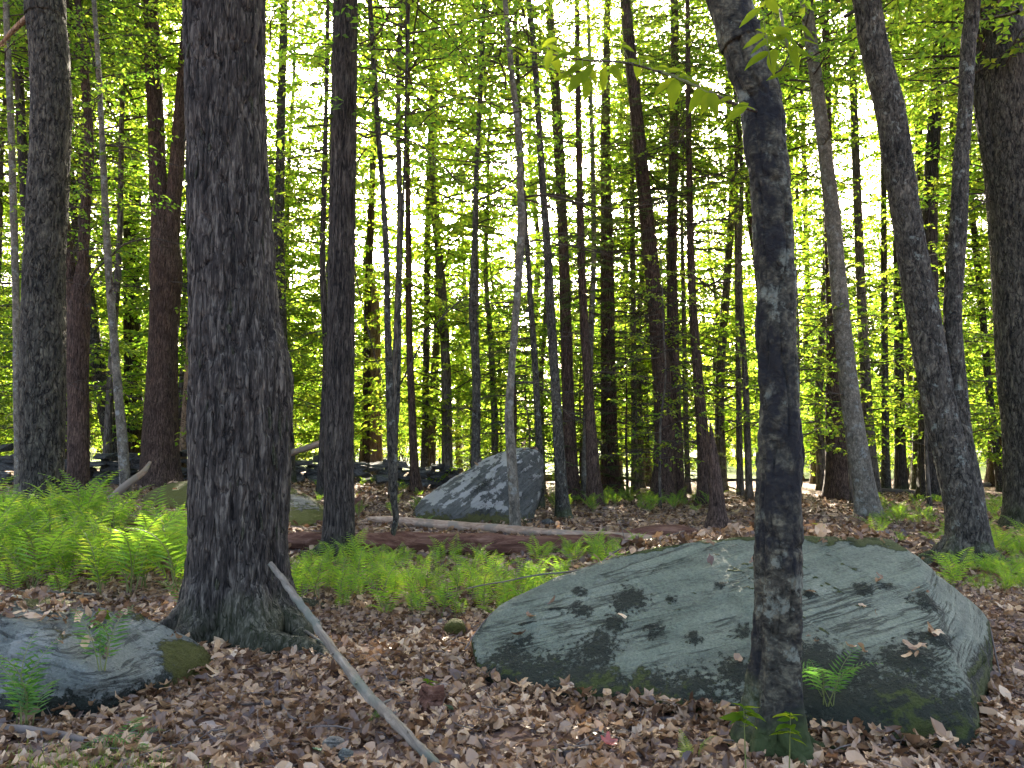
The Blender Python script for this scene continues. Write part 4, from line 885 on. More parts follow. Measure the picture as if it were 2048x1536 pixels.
for k, (bx, by, wd, tx) in enumerate([(1746, 962, 24, 1700), (1772, 955, 16, 1765), (1802, 962, 22, 1790), (1836, 958, 22, 1838), (1992, 965, 30, 1998), (2026, 962, 20, 2020), (1916, 955, 18, 1905), (1632, 958, 16, 1600), (1596, 962, 20, 1575), (1480, 955, 14, 1470), (1270, 950, 16, 1262)]):
    lab = ['grey far trunk tilted behind the pale curving tree', 'thinnest far trunk right of the pale curving tree', 'dark far trunk with a widened foot right of the pale curving tree', 'grey far trunk left of the dark tree behind the fork',
           'broad brown far trunk right of the mossy twin stems', 'slim far trunk next to the plated tree at the edge', 'slim far trunk seen right of the low fork', 'slim far trunk left of the broad-footed red tree', 'slim brown far trunk right of the blotched tree',
           'thin far trunk left of the blotched tree', 'thin far trunk right of the tall drooping hemlock'][k]
    T('far_tree', lab, 'tree', [(bx, by, wd), (bx + (tx - bx) * .2, 850, wd * .82), (bx + (tx - bx) * .5, 600, wd * .7), (bx + (tx - bx) * .8, 250, wd * .55), (tx, 0, wd * .42)], ['far_bark', 'grey', 'furrow', 'grey', 'red', 'far_bark', 'grey', 'far_bark', 'red', 'far_bark', 'far_bark'][k], H=16, crown='high', csc=.85, step=.15, nseg=12, Y=24 + (k * 37 % 9))
# --- long bare limbs that cross between the trunks on the left
px_branch(t3, [(62, 30), (40, 50), (10, 80), (-20, 110)], r3[3][1], .05, 'dead', 51, 2)
px_branch(t2, [(700, 250), (760, 270), (830, 290), (880, 330), (940, 400)], r2[3][1], .012, 'twig', 52, 7)
px_branch(t2, [(668, 300), (620, 302), (570, 318), (525, 330)], r2[3][1], .014, 'twig', 53, 5)

# ================================================================== the wood behind: copies of a few kinds
def proto_trunk(name, seed, H, r, bark, lean=.03, step=.4, nseg=10):
    rs = np.random.RandomState(seed); k = 7; z = np.linspace(-.1, H, k)
    rows = np.c_[np.cumsum(rs.normal(0, lean, k)), np.cumsum(rs.normal(0, lean, k)), z, r * (1 - .8 * np.linspace(0, 1, k))]
    rows[0, :2] = 0; rows[1:, :2] -= rows[1, :2] * .5
    G = Geo(); stem_mesh(G, rows, np.zeros(3), step, nseg, 'smooth', seed, .5); return G.mesh(name, [M[bark]])
TR_EDGE = [proto_trunk('trunk', 500 + k, 17.5, .16, 'far_bark', .12) for k in range(3)]
TR_CAN = [proto_trunk('trunk', 510 + k, 19, .10, 'far_bark', .12) for k in range(2)]
TR_SAP = [proto_trunk('trunk', 520 + k, 6.6, .04, 'far_bark', .06, .3, 8) for k in range(3)]
TR_HEM = [proto_trunk('trunk', 540, 7.2, .06, 'red', .03, .3, 8)]
def shrub_stems(seed):
    rs = np.random.RandomState(seed); G = Geo()
    for k in range(7):
        a = rs.uniform(0, 6.28); L = rs.uniform(1.6, 2.8); s = np.linspace(0, 1, 6)[:, None]; o = rs.uniform(.3, 1.0)
        P = np.concatenate([s ** 1.5 * L * o * math.cos(a), s ** 1.5 * L * o * math.sin(a), s * L * .95 - .05], 1) + rs.normal(0, .02, (6, 3))
        V, Q = tube(P, .018 * (1 - .8 * s[:, 0]) + .002, 6); G.add(V, Q)
    return G.mesh('stems', [M['twig']])
ST_BUSH = [shrub_stems(560), shrub_stems(561)]
occupied = [(t[0], t[1]) for t in TREES]
def free(x, y, d): return all((x - a) ** 2 + (y - b) ** 2 > d * d for a, b in occupied)
PLACED = []
LAND = [(0, 'left edge of the photo'), (82, 'cracked tree'), (156, 'peeled tree'), (250, 'pale tan sapling'), (322, 'V-shaped tree'), (478, 'shaggy tree'), (577, 'tree behind its bulge'), (677, 'straight ridged tree'), (752, 'pale snag'), (790, 'crooked sapling'), (840, 'slim brown tree'),
        (951, 'slim grey boulder-side tree'), (1026, 'mottled sapling'), (1127, 'smooth curving tree'), (1180, 'greenish pole'), (1222, 'drooping hemlock'), (1335, 'joined hemlocks'), (1410, 'slim hemlock'), (1558, 'blotched tree'), (1682, 'broad-footed red tree'), (1728, 'pale curving tree'),
        (1868, 'dark tree at the fork'), (1930, 'twin-stemmed tree'), (2048, 'right edge of the photo')]
def wood(name, label, cat, group, n, yr, mind, trunks, crowns, smin, smax, seed, part='trunk', cond=None, xk=.72, avoid_sun=0.0, sun_gap=0.0):
    rs = np.random.RandomState(seed); c = 0; tries = 0
    while c < n and tries < n * 60:
        tries += 1; y = rs.uniform(*yr); x = rs.uniform(-1, 1) * (xk * y + 1.5)
        if not free(x, y, mind) or (cond and not cond(x, y)): continue
        if avoid_sun and (abs(x + 4.1) < 1.0 or abs(x - 8.7) < .9): continue        # openings that let the low sun in to the fern bank
        if avoid_sun and abs(x + .0157 * y) < avoid_sun: continue
        occupied.append((x, y)); s = rs.uniform(smin, smax)
        if sun_gap and abs(x + .0157 * y) < sun_gap: s = min(s, .8)          # the lower trees under the gap in the canopy
        e = empty(name, (x, y, gh(x, y) + (.1 if y > 46 else 0)), rs.uniform(0, 6.28)); tag(e, label, cat, group)
        PLACED.append((group, label, e, 1024 + F * x / y, y))
        k = rs.randint(30)
        obj(part, trunks[k % len(trunks)], e, scale=s); obj('crown', crowns[k % len(crowns)], e, scale=s)
        c += 1
wood('edge_tree', 'tall leafy tree forming the bright green curtain behind the trunks', 'tree', 'tall leafy trees behind the trunks', 48, (23.5, 30.5), 1.4, TR_EDGE, C_EDGE, .6, 1.2, 1, avoid_sun=.12, xk=.74, sun_gap=.7)
wood('canopy_tree', 'tall bare-stemmed tree carrying its leaves high up', 'tree', 'tall bare-stemmed trees with high crowns', 15, (19.5, 25), 1.6, TR_CAN, C_CAN, .95, 1.1, 8, avoid_sun=.45)
wood('edge_sapling', 'low leafy tree at the sunny edge of the wood', 'tree', 'low leafy trees at the edge of the wood', 30, (33, 45.5), 2.2, TR_EDGE, C_EDGE, .30, .44, 6)
wood('understory_tree', 'small leafy tree growing beneath the tall trunks', 'tree', 'small leafy trees under the tall ones', 13, (18, 24), 1.4, TR_SAP, C_SAP, .8, 1.5, 2, cond=lambda x, y: not (-2.6 < x < 1.2 and y < 17.5))
wood('young_hemlock', 'young dark hemlock with flat needle sprays behind the lichen boulder', 'tree', 'young hemlocks in the middle of the wood', 9, (19.5, 28), 1.2, TR_HEM, C_HEMS, .7, 1.1, 3, cond=lambda x, y: -.06 < x / y < .26)
wood('shrub', 'arching leafy shrub at the far side of the wood', 'shrub', 'shrubs along the far side of the wood', 44, (25, 44), 1.0, ST_BUSH, C_BUSH, .7, 1.3, 4, part='stems')
wood('far_tree', 'distant tree across the bright meadow', 'tree', 'distant trees beyond the meadow', 70, (78, 102), 2.4, TR_EDGE, C_FAR, 1.2, 1.7, 5)

# say which one by the trunks it shows between
gaps = {}
for g_, lb, e, px, y in PLACED:
    k = sum(1 for p, _ in LAND if p <= px) - 1
    gaps.setdefault((g_, max(-1, min(k, len(LAND) - 1))), []).append((y, e))
SHORT = {'tall leafy trees behind the trunks': 'tall leafy tree', 'low leafy trees at the edge of the wood': 'low edge tree', 'small leafy trees under the tall ones': 'small leafy tree', 'young hemlocks in the middle of the wood': 'young hemlock', 'tall bare-stemmed trees with high crowns': 'bare-stemmed tree',
         'shrubs along the far side of the wood': 'leafy shrub', 'distant trees beyond the meadow': 'distant tree'}
for (g_, k), L_ in gaps.items():
    L_.sort(key=lambda q: q[0]); n = len(L_)
    if k < 0: where = 'at the left edge of the photo'
    elif k >= len(LAND) - 1: where = 'at the right edge of the photo'
    else: where = 'between the %s and the %s' % (LAND[k][1], LAND[k + 1][1])
    for i, (y, e) in enumerate(L_):
        rank = '' if n == 1 else (['nearer', 'farther'][i] if n == 2 else ['nearest', 'second nearest', 'third nearest', 'fourth nearest', 'fifth nearest', 'sixth nearest', 'seventh nearest', 'eighth nearest'][min(i, 7)])
        t_ = (rank + ' ' + SHORT[g_] + ' ' + where).strip()
        e['label'] = ' '.join(t_.split()[:16])
#@@FLOOR
# ================================================================== dry stone wall
wall = empty('stone_wall', (-9.0, 22.0, gh(-9, 22))); tag(wall, 'low dry stone wall of dark flat stones running behind the trees', 'wall')
def stone_mesh(seed):
    rs = np.random.RandomState(seed); P = rs.uniform(-1, 1, (14, 3)); P = np.sign(P) * np.abs(P) ** .5 * np.array([.5, .5, .5])
    bm = bmesh.new(); [bm.verts.new(q) for q in P]; r_ = bmesh.ops.convex_hull(bm, input=bm.verts[:])
    bmesh.ops.delete(bm, geom=[v for v in bm.verts if not v.link_faces], context='VERTS')
    me = bpy.data.meshes.new('stone'); bm.to_mesh(me); bm.free(); me.materials.append(M['wallstone']); return me
STN = [stone_mesh(600 + k) for k in range(8)]
rs = np.random.RandomState(61); cnt = 0
for (xa, ya, xb, yb, hgt) in [(-15.5, 19.2, -6.9, 21.4, .85), (-6.9, 21.4, -0.6, 24.6, .72)]:
    L = math.hypot(xb - xa, yb - ya); az = math.atan2(yb - ya, xb - xa); z = 0; row = 0
    while z < hgt:
        u = rs.uniform(0, .2); th = rs.uniform(.09, .16)
        while u < L:
            wd = rs.uniform(.3, .75); x = xa + (xb - xa) * (u + wd / 2) / L; y = ya + (yb - ya) * (u + wd / 2) / L
            if z > hgt * (.65 + .35 * math.sin(u * 1.7 + row) ** 2): u += wd; continue
            if cnt < 300:
                o = obj('stone', STN[rs.randint(8)], wall, Vector((x + rs.normal(0, .05), y + rs.normal(0, .07), gh(x, y) + z + th * .4)) - wall.location,
                        (rs.normal(0, .07), rs.normal(0, .09), az + rs.normal(0, .15)), (wd * 1.12, rs.uniform(.4, .6), th * 1.5)); cnt += 1
            u += wd
        z += th; row += 1

# ================================================================== logs, sticks, stumps
def lying(name, label, cat, pts, mat, nseg=24, rough=.12, seed=0, step=.05, gnarl=0.0, zlift=True, stubs=()):
    """pts (x,y,z,r) world; the thing's own x axis runs along it"""
    P = np.asarray(pts, float); a = Vector(P[0, :3]); b = Vector(P[-1, :3]); ax = (b - a).normalized()
    q = ax.to_track_quat('X', 'Z'); inv = q.inverted()
    loc = np.array([[*(inv @ (Vector(p[:3]) - a)), p[3]] for p in P]); A = resample(loc, step)
    rs_ = np.random.RandomState(seed); A[:, 1:3] += np.cumsum(rs_.normal(0, gnarl, (len(A), 2)), 0)
    def disp(th, s, r, z):
        c, w_ = np.cos(th), np.sin(th)
        return r * rough * (fbm(np.c_[c * 2.2, w_ * 2.2, s * 2.0], 4, seed) + .55 * fbm(np.c_[c * 6, w_ * 6, s * 3.0], 3, seed + 3))
    G = Geo(); V, Q = tube(A[:, :3], A[:, 3], nseg, disp); G.add(V, Q)
    for (u, dx, dy, dz, L, rr) in stubs:
        i = int(u * (len(A) - 1)); p = A[i, :3]; d = np.array([dx, dy, dz], float); d /= np.linalg.norm(d)
        V, Q = tube(np.stack([p, p + d * L * .5, p + d * L + rs_.normal(0, .02 * L, 3)]), [rr, rr * .8, rr * .35], 6); G.add(V, Q)
    o = obj(name, G.mesh(name, [M[mat]]), loc=a); o.rotation_mode = 'QUATERNION'; o.rotation_quaternion = q
    return tag(o, label, cat)
def gp(px, py, dz=0.0):
    g = on_ground(px, py); return [g.x, g.y, g.z + dz]
def log_px(name, label, cat, pts, mat, **kw):
    """pts: (px, py of the underside on the ground, width px)"""
    P = []
    for px, py, wd in pts:
        g = on_ground(px, py); r = .5 * wd * g.y / F; P.append([g.x, g.y, g.z + r * .8, r])
    return lying(name, label, cat, P, mat, **kw)
log_px('rotten_log', 'long dark red-brown rotten log lying across the fern bed', 'log', [(545, 1096, 24), (600, 1098, 33), (720, 1102, 38), (860, 1105, 42), (1000, 1108, 40), (1110, 1104, 34), (1225, 1088, 24), (1250, 1086, 10)], 'rot', rough=.35, seed=71, nseg=32)
log_px('bare_log', 'pale barkless log lying before the lichen boulder', 'log', [(735, 1044, 12), (800, 1050, 18), (900, 1060, 20), (1000, 1066, 19), (1100, 1074, 18), (1200, 1079, 18), (1300, 1085, 17), (1410, 1086, 10)], 'bare_log', rough=.1, seed=72, nseg=20, stubs=[(.7, 0, .4, 1, .18, .03), (.35, .3, .3, 1, .1, .025)])
log_px('rotten_log', 'short dark rotten log piece right of the pale log', 'log', [(1225, 1080, 16), (1290, 1077, 26), (1360, 1073, 24), (1392, 1068, 10)], 'rot', rough=.4, seed=73)
log_px('fallen_log', 'grey fallen log on the ground before the far trunks', 'log', [(1660, 985, 8), (1740, 984, 10), (1850, 990, 9)], 'dark_stick', rough=.2, seed=74)
log_px('fallen_log', 'dark fallen log lying far behind the twin-stemmed tree', 'log', [(1800, 974, 8), (1920, 976, 10), (2040, 970, 9)], 'dark_stick', rough=.2, seed=75)
lying('broken_branch', 'broken pinkish branch leaning on the mossy outcrop and wall', 'branch', [[*A3(210, 1005, 14.5), .06], [*A3(255, 968, 14.8), .07], [*A3(285, 945, 15.2), .06], [*A3(300, 925, 15.6), .03]], 'bare_log', rough=.3, seed=76, nseg=12)
lying('fallen_log', 'pale fallen trunk propped up left of the straight dark tree', 'log', [[*A3(560, 912, 19.5), .07], [*A3(600, 900, 19.8), .075], [*A3(645, 884, 20.2), .07], [*A3(700, 868, 20.6), .05]], 'bare_log', rough=.2, seed=77, nseg=12)
q0 = A3(540, 1126, 5.42); q1 = gp(868, 1545)
lying('leaning_pole', 'pale weathered dead pole propped against the shaggy tree', 'pole', [[*q0, .016], [*A3(585, 1190, 5.30), .024], [*A3(650, 1290, 4.85), .026], [*A3(740, 1400, 4.2), .025], [*A3(800, 1465, 3.85), .025], [q1[0], q1[1], q1[2] + .01, .022]], 'stick', rough=.32, seed=78, nseg=16, step=.02, gnarl=.0022,
      stubs=[(.16, .5, .8, .3, .05, .008), (.3, .5, .2, .8, .04, .010), (.45, .6, -.7, .3, .06, .009), (.62, .4, -.6, .4, .05, .010), (.74, .3, .8, .5, .07, .008), (.8, .2, .5, .5, .04, .009), (.9, .4, -.4, .8, .05, .007)])
def stick(label, pts, r, seed, mat='dark_stick', stubs=(), lift=.012, name='branch'):
    P = [gp(px, py, lift + r) for px, py in pts]
    for p in P: p[2] = max(p[2], surf(p[0], p[1])[0] + r)
    n = len(P); return lying(name, label, 'branch', [[*p, r * (1 - .6 * i / (n - 1))] for i, p in enumerate(P)], mat, rough=.2, seed=seed, nseg=10, step=.03, gnarl=.0015, stubs=stubs)
stick('grey curved branch on dry leaves in front of the big boulder', [(1128, 1518), (1200, 1485), (1290, 1448), (1330, 1440), (1420, 1444), (1490, 1446)], .014, 81, stubs=[(.5, .6, .5, .3, .12, .006)])
stick('long thin twig forking off from the pole toward the shaggy tree', [(690, 1350), (620, 1290), (520, 1240), (420, 1222), (340, 1218)], .011, 82, 'stick', lift=.07)
stick('second thin twig running beside the shaggy tree foot', [(640, 1305), (560, 1278), (480, 1245), (400, 1222), (330, 1232)], .008, 83, 'stick', lift=.03)
stick('slim dark twig on the leaves below the blue-grey rock', [(330, 1490), (400, 1440), (470, 1412), (560, 1410), (640, 1414)], .007, 84)
stick('grey rotting branch on the ground at the bottom left corner', [(-20, 1475), (60, 1478), (140, 1490), (200, 1502)], .03, 85, 'dark_stick')
stick('tan branch lying along the top of the blue-grey rock', [(0, 1198), (70, 1194), (130, 1196), (190, 1200)], .02, 86, 'stick', lift=.03)
stick('short tan stick near the red leaves between tree and boulder', [(690, 1290), (730, 1270), (760, 1255)], .014, 87, 'stick')
stick('thin twig crossing the dry leaves left of the big boulder', [(830, 1335), (880, 1300), (930, 1265), (960, 1240)], .008, 88)
stick('forked dry twig lying right of the big boulder', [(1985, 1340), (2010, 1380), (2030, 1410), (2048, 1440)], .006, 89, stubs=[(.4, .5, .5, .1, .15, .004), (.6, .5, -.6, .1, .12, .004)])
stick('bent root-like branch left of the leaning pole', [(530, 1415), (560, 1420), (575, 1440), (590, 1450)], .016, 90, 'dark_stick')
def rock_stick(label, pts, r, seed, mat='dark_stick', stubs=()):
    P = []
    for px, py, Y in pts:
        p = at(px, py, Y); z = max(surf(p.x, p.y)[0] + r, p.z); P.append([p.x, p.y, z, r])
    n = len(P); P = [[*p[:3], r * (1 - .4 * i / (n - 1))] for i, p in enumerate(P)]
    return lying('branch', label, 'branch', P, mat, rough=.2, seed=seed, nseg=10, step=.03, gnarl=.001, stubs=stubs)
rock_stick('dark branch resting along the flat top of the big boulder', [(1778, 1066, 6.2), (1700, 1068, 6.3), (1600, 1066, 6.4), (1520, 1058, 6.5), (1470, 1062, 6.6), (1425, 1080, 6.6)], .022, 91, stubs=[(.7, .4, .8, .4, .2, .008)])
rock_stick('thin bowed twig lying over the left shoulder of the big boulder', [(1235, 1128, 6.2), (1150, 1140, 6.1), (1080, 1148, 6.05), (1010, 1162, 6.0), (935, 1176, 6.0)], .008, 92, 'stick')
rock_stick('forked twig sticking up from the back of the big boulder', [(1205, 1124, 6.5), (1240, 1100, 6.6), (1300, 1085, 6.8), (1370, 1062, 7.0)], .007, 93, stubs=[(.3, .3, .5, .9, .35, .004), (.6, .5, .2, -.3, .2, .003)])
rock_stick('twig trailing down the left end of the big boulder', [(1075, 1180, 5.8), (1010, 1225, 5.5), (965, 1260, 5.3), (930, 1300, 5.1)], .006, 94)
# small stumps
def stump(name, label, px, py, r, h, mat, seed):
    g = on_ground(px, py); e = empty(name, g); tag(e, label, 'stump'); rs_ = np.random.RandomState(seed)
    z = np.linspace(-.05, h, 14); A = np.c_[np.cumsum(rs_.normal(0, .004, 14)), np.cumsum(rs_.normal(0, .004, 14)), z]
    def disp(th, s, rr, zz):
        d = rr * .35 * fbm(np.c_[np.cos(th) * 2.5, np.sin(th) * 2.5, s * 3], 3, seed) + rr * .7 * np.exp(-np.maximum(zz, 0) / (h * .4)) * (.5 + .5 * np.cos(4 * th + seed)); return d
    V, Q = tube(A, np.full(14, r), 40, disp); top = V[:, 2] > h * .6
    V[:, 2] += top * (V[:, 2] - h * .6) * .9 * fbm(np.c_[V[:, :2] / r * 1.6, np.full(len(V), 3.)], 3, seed + 1)
    G = Geo(); G.add(V, Q); obj('wood', G.mesh('wood', [M[mat]]), e)
stump('stump', 'small rotten stump sprouting greenery before the big boulder', 858, 1418, .055, .13, 'rot', 95)
stump('stump', 'jagged dark stump just behind the straight dark tree', 716, 1030, .09, .32, 'rot', 96)

# ================================================================== fallen leaves
def litter_leaf(nv, rs):
    """outline of a lobed or oval dry leaf, fan of quads, returns local V (.,3) and tris"""
    th = np.linspace(0, 2 * PI, nv, endpoint=False); k = rs.randint(4); c, q = np.cos(th), np.sin(th)
    if k == 0: r = .5 * np.where(np.arange(nv) % 2, rs.uniform(.45, .65), 1.0); return c * r, q * r * rs.uniform(.6, .95)
    if k == 1: r = .5 * (1 + .22 * np.cos(4 * th + rs.uniform(0, 6))); return c * r * 1.1, q * r * rs.uniform(.45, .7)
    return c * .55, q * np.abs(q) ** .6 * .5 * rs.uniform(.4, .75) * (1 + .3 * c)
def scatter_litter(name, n, sampler, seed, nv, smin, smax, curl, mats=('litter',), zoff=0.0):
    rs = np.random.RandomState(seed); VV = []; TT = []; k = 0
    for i in range(n):
        x0, y0 = sampler(rs); z, nrm, onr = surf(x0, y0)
        if onr and (nrm.z < .955 or rs.uniform() < .35): continue
        lx, ly = litter_leaf(nv, rs); s = rs.uniform(smin, smax)
        c = curl * rs.uniform(-.4, 1.2); lz = c * (ly ** 2) * 2.2 + curl * rs.uniform(-.5, .9) * (lx ** 2) + rs.normal(0, .03, nv) * curl * 2
        V = np.c_[np.r_[lx, 0], np.r_[ly, 0], np.r_[lz, 0]] * s
        az = rs.uniform(0, 2 * PI); tx, ty = rs.normal(0, .5, 2)
        Rm = np.array(((Matrix.Rotation(az, 3, 'Z') @ Matrix.Rotation(tx, 3, 'X') @ Matrix.Rotation(ty, 3, 'Y'))))
        if onr: Rm = np.array(nrm.to_track_quat('Z', 'Y').to_matrix()) @ Rm
        V = V @ Rm.T; V += np.array([x0, y0, z + .008 + rs.uniform(0, .03 + zoff) - min(0, V[:, 2].min()) * .5])
        VV.append(V); a = np.arange(nv); TT.append(np.stack([np.full(nv, nv), a, (a + 1) % nv], -1) + k); k += nv + 1
    return mk_mesh(name, np.concatenate(VV), [np.concatenate(TT)], [M[m_] for m_ in mats], smooth_sh=False)
def smp(y0, y1, xk=.74, pw=1.0):
    def f(rs):
        y = y0 + (y1 - y0) * rs.uniform() ** pw; return rs.uniform(-1, 1) * (xk * y + .3), y
    return f
def smp_near(rs):
    while True:
        y = 2.6 + 6.9 * rs.uniform() ** 1.15; x = rs.uniform(-1, 1) * (.72 * y + 1.6)
        return x, y
tag(obj('leaf_litter', scatter_litter('leaf_litter', 39000, smp_near, 1001, 10, .03, .095, 1.0)), 'brown dry leaves covering the forest floor', 'leaves', kind='stuff')
tag(obj('leaf_litter', scatter_litter('leaf_litter', 23000, smp(9.0, 24, .8), 1002, 6, .07, .14, .6)), 'thinner cover of brown leaves farther back under the trees', 'leaves', kind='stuff')
cpts = []
for V_, F_ in (ROCKS[0], ROCKS[2], ROCKS[1]):
    h_ = V_[:, 2] - ground_h(V_[:, 0], V_[:, 1]); cpts.append(V_[(np.abs(h_) < .025)][:, :2])
cpts = np.concatenate(cpts)
def smp_edge(rs):
    q = cpts[rs.randint(len(cpts))]; return q[0] + rs.normal(0, .06), q[1] + rs.normal(0, .06) - .02
tag(obj('leaf_litter', scatter_litter('leaf_litter', 2600, smp_edge, 1004, 10, .04, .11, 1.0, zoff=.05)), 'dry leaves drifted against the foot of the boulders', 'leaves', kind='stuff')
def twig_litter(n, seed):
    rs = np.random.RandomState(seed); G = Geo()
    for k in range(n):
        y = 3.2 + 7 * rs.uniform() ** 1.3; x = rs.uniform(-1, 1) * .7 * y; z, nrm, onr = surf(x, y)
        if onr: continue
        a = rs.uniform(0, 2 * PI); L = rs.uniform(.1, .45); d = np.array([math.cos(a), math.sin(a), rs.normal(0, .12)]); p = np.array([x, y, z + .035]); r_ = rs.uniform(.0015, .005)
        V, Q = tube(np.stack([p, p + d * L * .35 + rs.normal(0, .015, 3), p + d * L * .7 + rs.normal(0, .02, 3), p + d * L + rs.normal(0, .02, 3)]), [r_, r_ * .9, r_ * .7, r_ * .4], 5); G.add(V, Q)
    return G.mesh('twig_litter', [M['dark_stick']])
tag(obj('twig_litter', twig_litter(420, 1005)), 'fine dead twigs strewn over the dry leaves', 'twigs', kind='stuff')
# the largest leaves one by one, lying on the ground in front
rs = np.random.RandomState(1010)
def one_leaf(seed, mat, lobed):
    r_ = np.random.RandomState(seed); nv = 22; th = np.linspace(0, 2 * PI, nv, endpoint=False)
    if lobed: r = .5 * (1 + .34 * np.cos(5 * th) + .08 * r_.normal(size=nv)); x, y = np.cos(th) * r, np.sin(th) * r * .85
    else: x, y = .5 * np.cos(th), .27 * np.sin(th) * (1 + .25 * np.cos(th))
    c = r_.uniform(.2, .9); z = c * y ** 2 * 1.8 + r_.uniform(-.3, .6) * x ** 2 + r_.normal(0, .02, nv)
    V = np.concatenate([np.c_[x, y, z], np.c_[x * .5, y * .5, z * .25 + r_.normal(0, .012, nv)], [[0, 0, 0]]])
    a = np.arange(nv); b = (a + 1) % nv
    return mk_mesh('leaf', V, [np.stack([a, b, b + nv, a + nv], -1), np.stack([a + nv, b + nv, np.full(nv, 2 * nv)], -1)], [M[mat]], smooth_sh=True)
LFS = [one_leaf(700 + k, 'litter', k % 3 == 0) for k in range(14)]; LFG = [one_leaf(720 + k, 'green_litter', False) for k in range(2)]; LFR = one_leaf(730, 'red_litter', True)
for k in range(290):
    while True:
        y = 3.2 + 2.2 * rs.uniform() ** 1.5; x = rs.uniform(-1, 1) * .68 * y; z, nrm, onr = surf(x, y)
        if not onr: break
    me = LFS[rs.randint(14)] if k > 9 else LFG[k % 2]
    obj('leaf', me, ground, (x, y, z + .03), (rs.normal(0, .3), rs.normal(0, .3), rs.uniform(0, 6.28)), rs.uniform(.06, .105))
g = on_ground(1217, 1504); obj('leaf', LFR, ground, (g.x, g.y, g.z + .045), (.5, .1, .6), .085)
tag(obj('leaf_litter', scatter_litter('leaf_litter', 420, lambda r_: (r_.normal(-2.12, .26), r_.normal(4.85, .22)), 1003, 10, .05, .1, .6)), 'dry leaves heaped on the low blue-grey rock', 'leaves', kind='stuff') if False else None

# ================================================================== ferns
def frond_mesh(name, seed, L=1.0, pairs=15, detail=True, mat='fern'):
    """an arching frond along +x, unit length; two rows of pinnae, each with its own leaflets"""
    rs = np.random.RandomState(seed); G = Geo(); s = np.linspace(0, 1, 12)
    arch = lambda u: np.stack([u * L * .86, np.zeros_like(u) + .03 * np.sin(u * 2.5), L * (.62 * u - .52 * u ** 2.4)], -1) if True else None
    P = arch(s); V, Q = tube(P, .006 * (1 - .8 * s) + .0012, 4, cap=False); G.add(V, Q, 1)
    lp, ld, ln_, sz, wz = [], [], [], [], []
    for i in range(pairs):
        u = .22 + .77 * i / (pairs - 1); p = arch(np.array([u]))[0]; t = arch(np.array([u + .01]))[0] - p; t /= np.linalg.norm(t)
        prof = (1 - ((u - .22) / .78)) ** .8 * (.55 + .45 * min(1, (u - .2) / .2)); pl = .26 * L * prof + .012
        up = np.cross(t, [0, 1, 0]); up = -up if up[2] < 0 else up
        for sg in (-1, 1):
            d = np.array([0, sg, 0]) * .93 + t * .36 + up * rs.uniform(-.12, .1); d /= np.linalg.norm(d)
            if detail:
                m_ = max(3, int(pl / (.019 * L))); q = (np.arange(m_) + .5) / m_
                pp = p + np.outer(q * pl, d) - np.outer(q ** 2 * pl * .22, up)
                w2 = np.cross(d, up); w2 /= np.linalg.norm(w2)
                for s2 in (-1, 1):
                    lp.append(pp); ld.append(np.tile(w2 * s2 * .85 + d * .55, (m_, 1)) + rs.normal(0, .06, (m_, 3))); ln_.append(np.tile(up, (m_, 1)) + rs.normal(0, .18, (m_, 3)))
                    z_ = .034 * L * (1 - .7 * q) * (.45 + .6 * prof) + .003; sz.append(z_); wz.append(np.full(m_, .017 * L))
                    lp.append(p[None] + d[None] * 0); ld.append(d[None]); ln_.append(up[None]); sz.append(np.array([pl])); wz.append(np.array([.004 * L]))
            else:
                lp.append(p[None]); ld.append(d[None]); ln_.append(up[None] + rs.normal(0, .2, (1, 3))); sz.append(np.array([pl])); wz.append(np.array([.030 * L * (.45 + .55 * prof)]))
    lp, ld, ln_, sz, wz = map(np.concatenate, (lp, ld, ln_, sz, wz))
    V, Q = leaf_quads(lp, unit(ld), unit(ln_), sz, wz, .12, .1); G.add(V, Q, 0)
    return G.mesh(name, [M[mat], M['stalk']], False)
FR = [frond_mesh('frond', 800 + k, 1.0, 12 + k) for k in range(4)]
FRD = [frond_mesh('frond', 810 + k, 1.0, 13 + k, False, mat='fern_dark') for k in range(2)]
FRM = [frond_mesh('frond', 830 + k, 1.0, 13 + k, False) for k in range(4)]
FRS = [frond_mesh('frond', 820 + k, 1.0, 14, False) for k in range(2)]
def fern(x, y, label, group, n, L, meshes, seed, tilt=(.35, 1.0), cat='fern', az=None, sink=.0):
    rs_ = np.random.RandomState(seed); z, nrm, onr = surf(x, y)
    e = empty('fern', (x, y, z - .01 - sink), rs_.uniform(0, 6.28) if az is None else az); tag(e, label, cat, group)
    for k in range(n):
        a = (k + rs_.uniform(-.3, .3)) * 2 * PI / n; tl = rs_.uniform(*tilt)
        obj('frond', meshes[rs_.randint(len(meshes))], e, (rs_.normal(0, .02), rs_.normal(0, .02), 0), (rs_.uniform(-.35, .35), -tl, a), L * rs_.uniform(.7, 1.15))
    return e
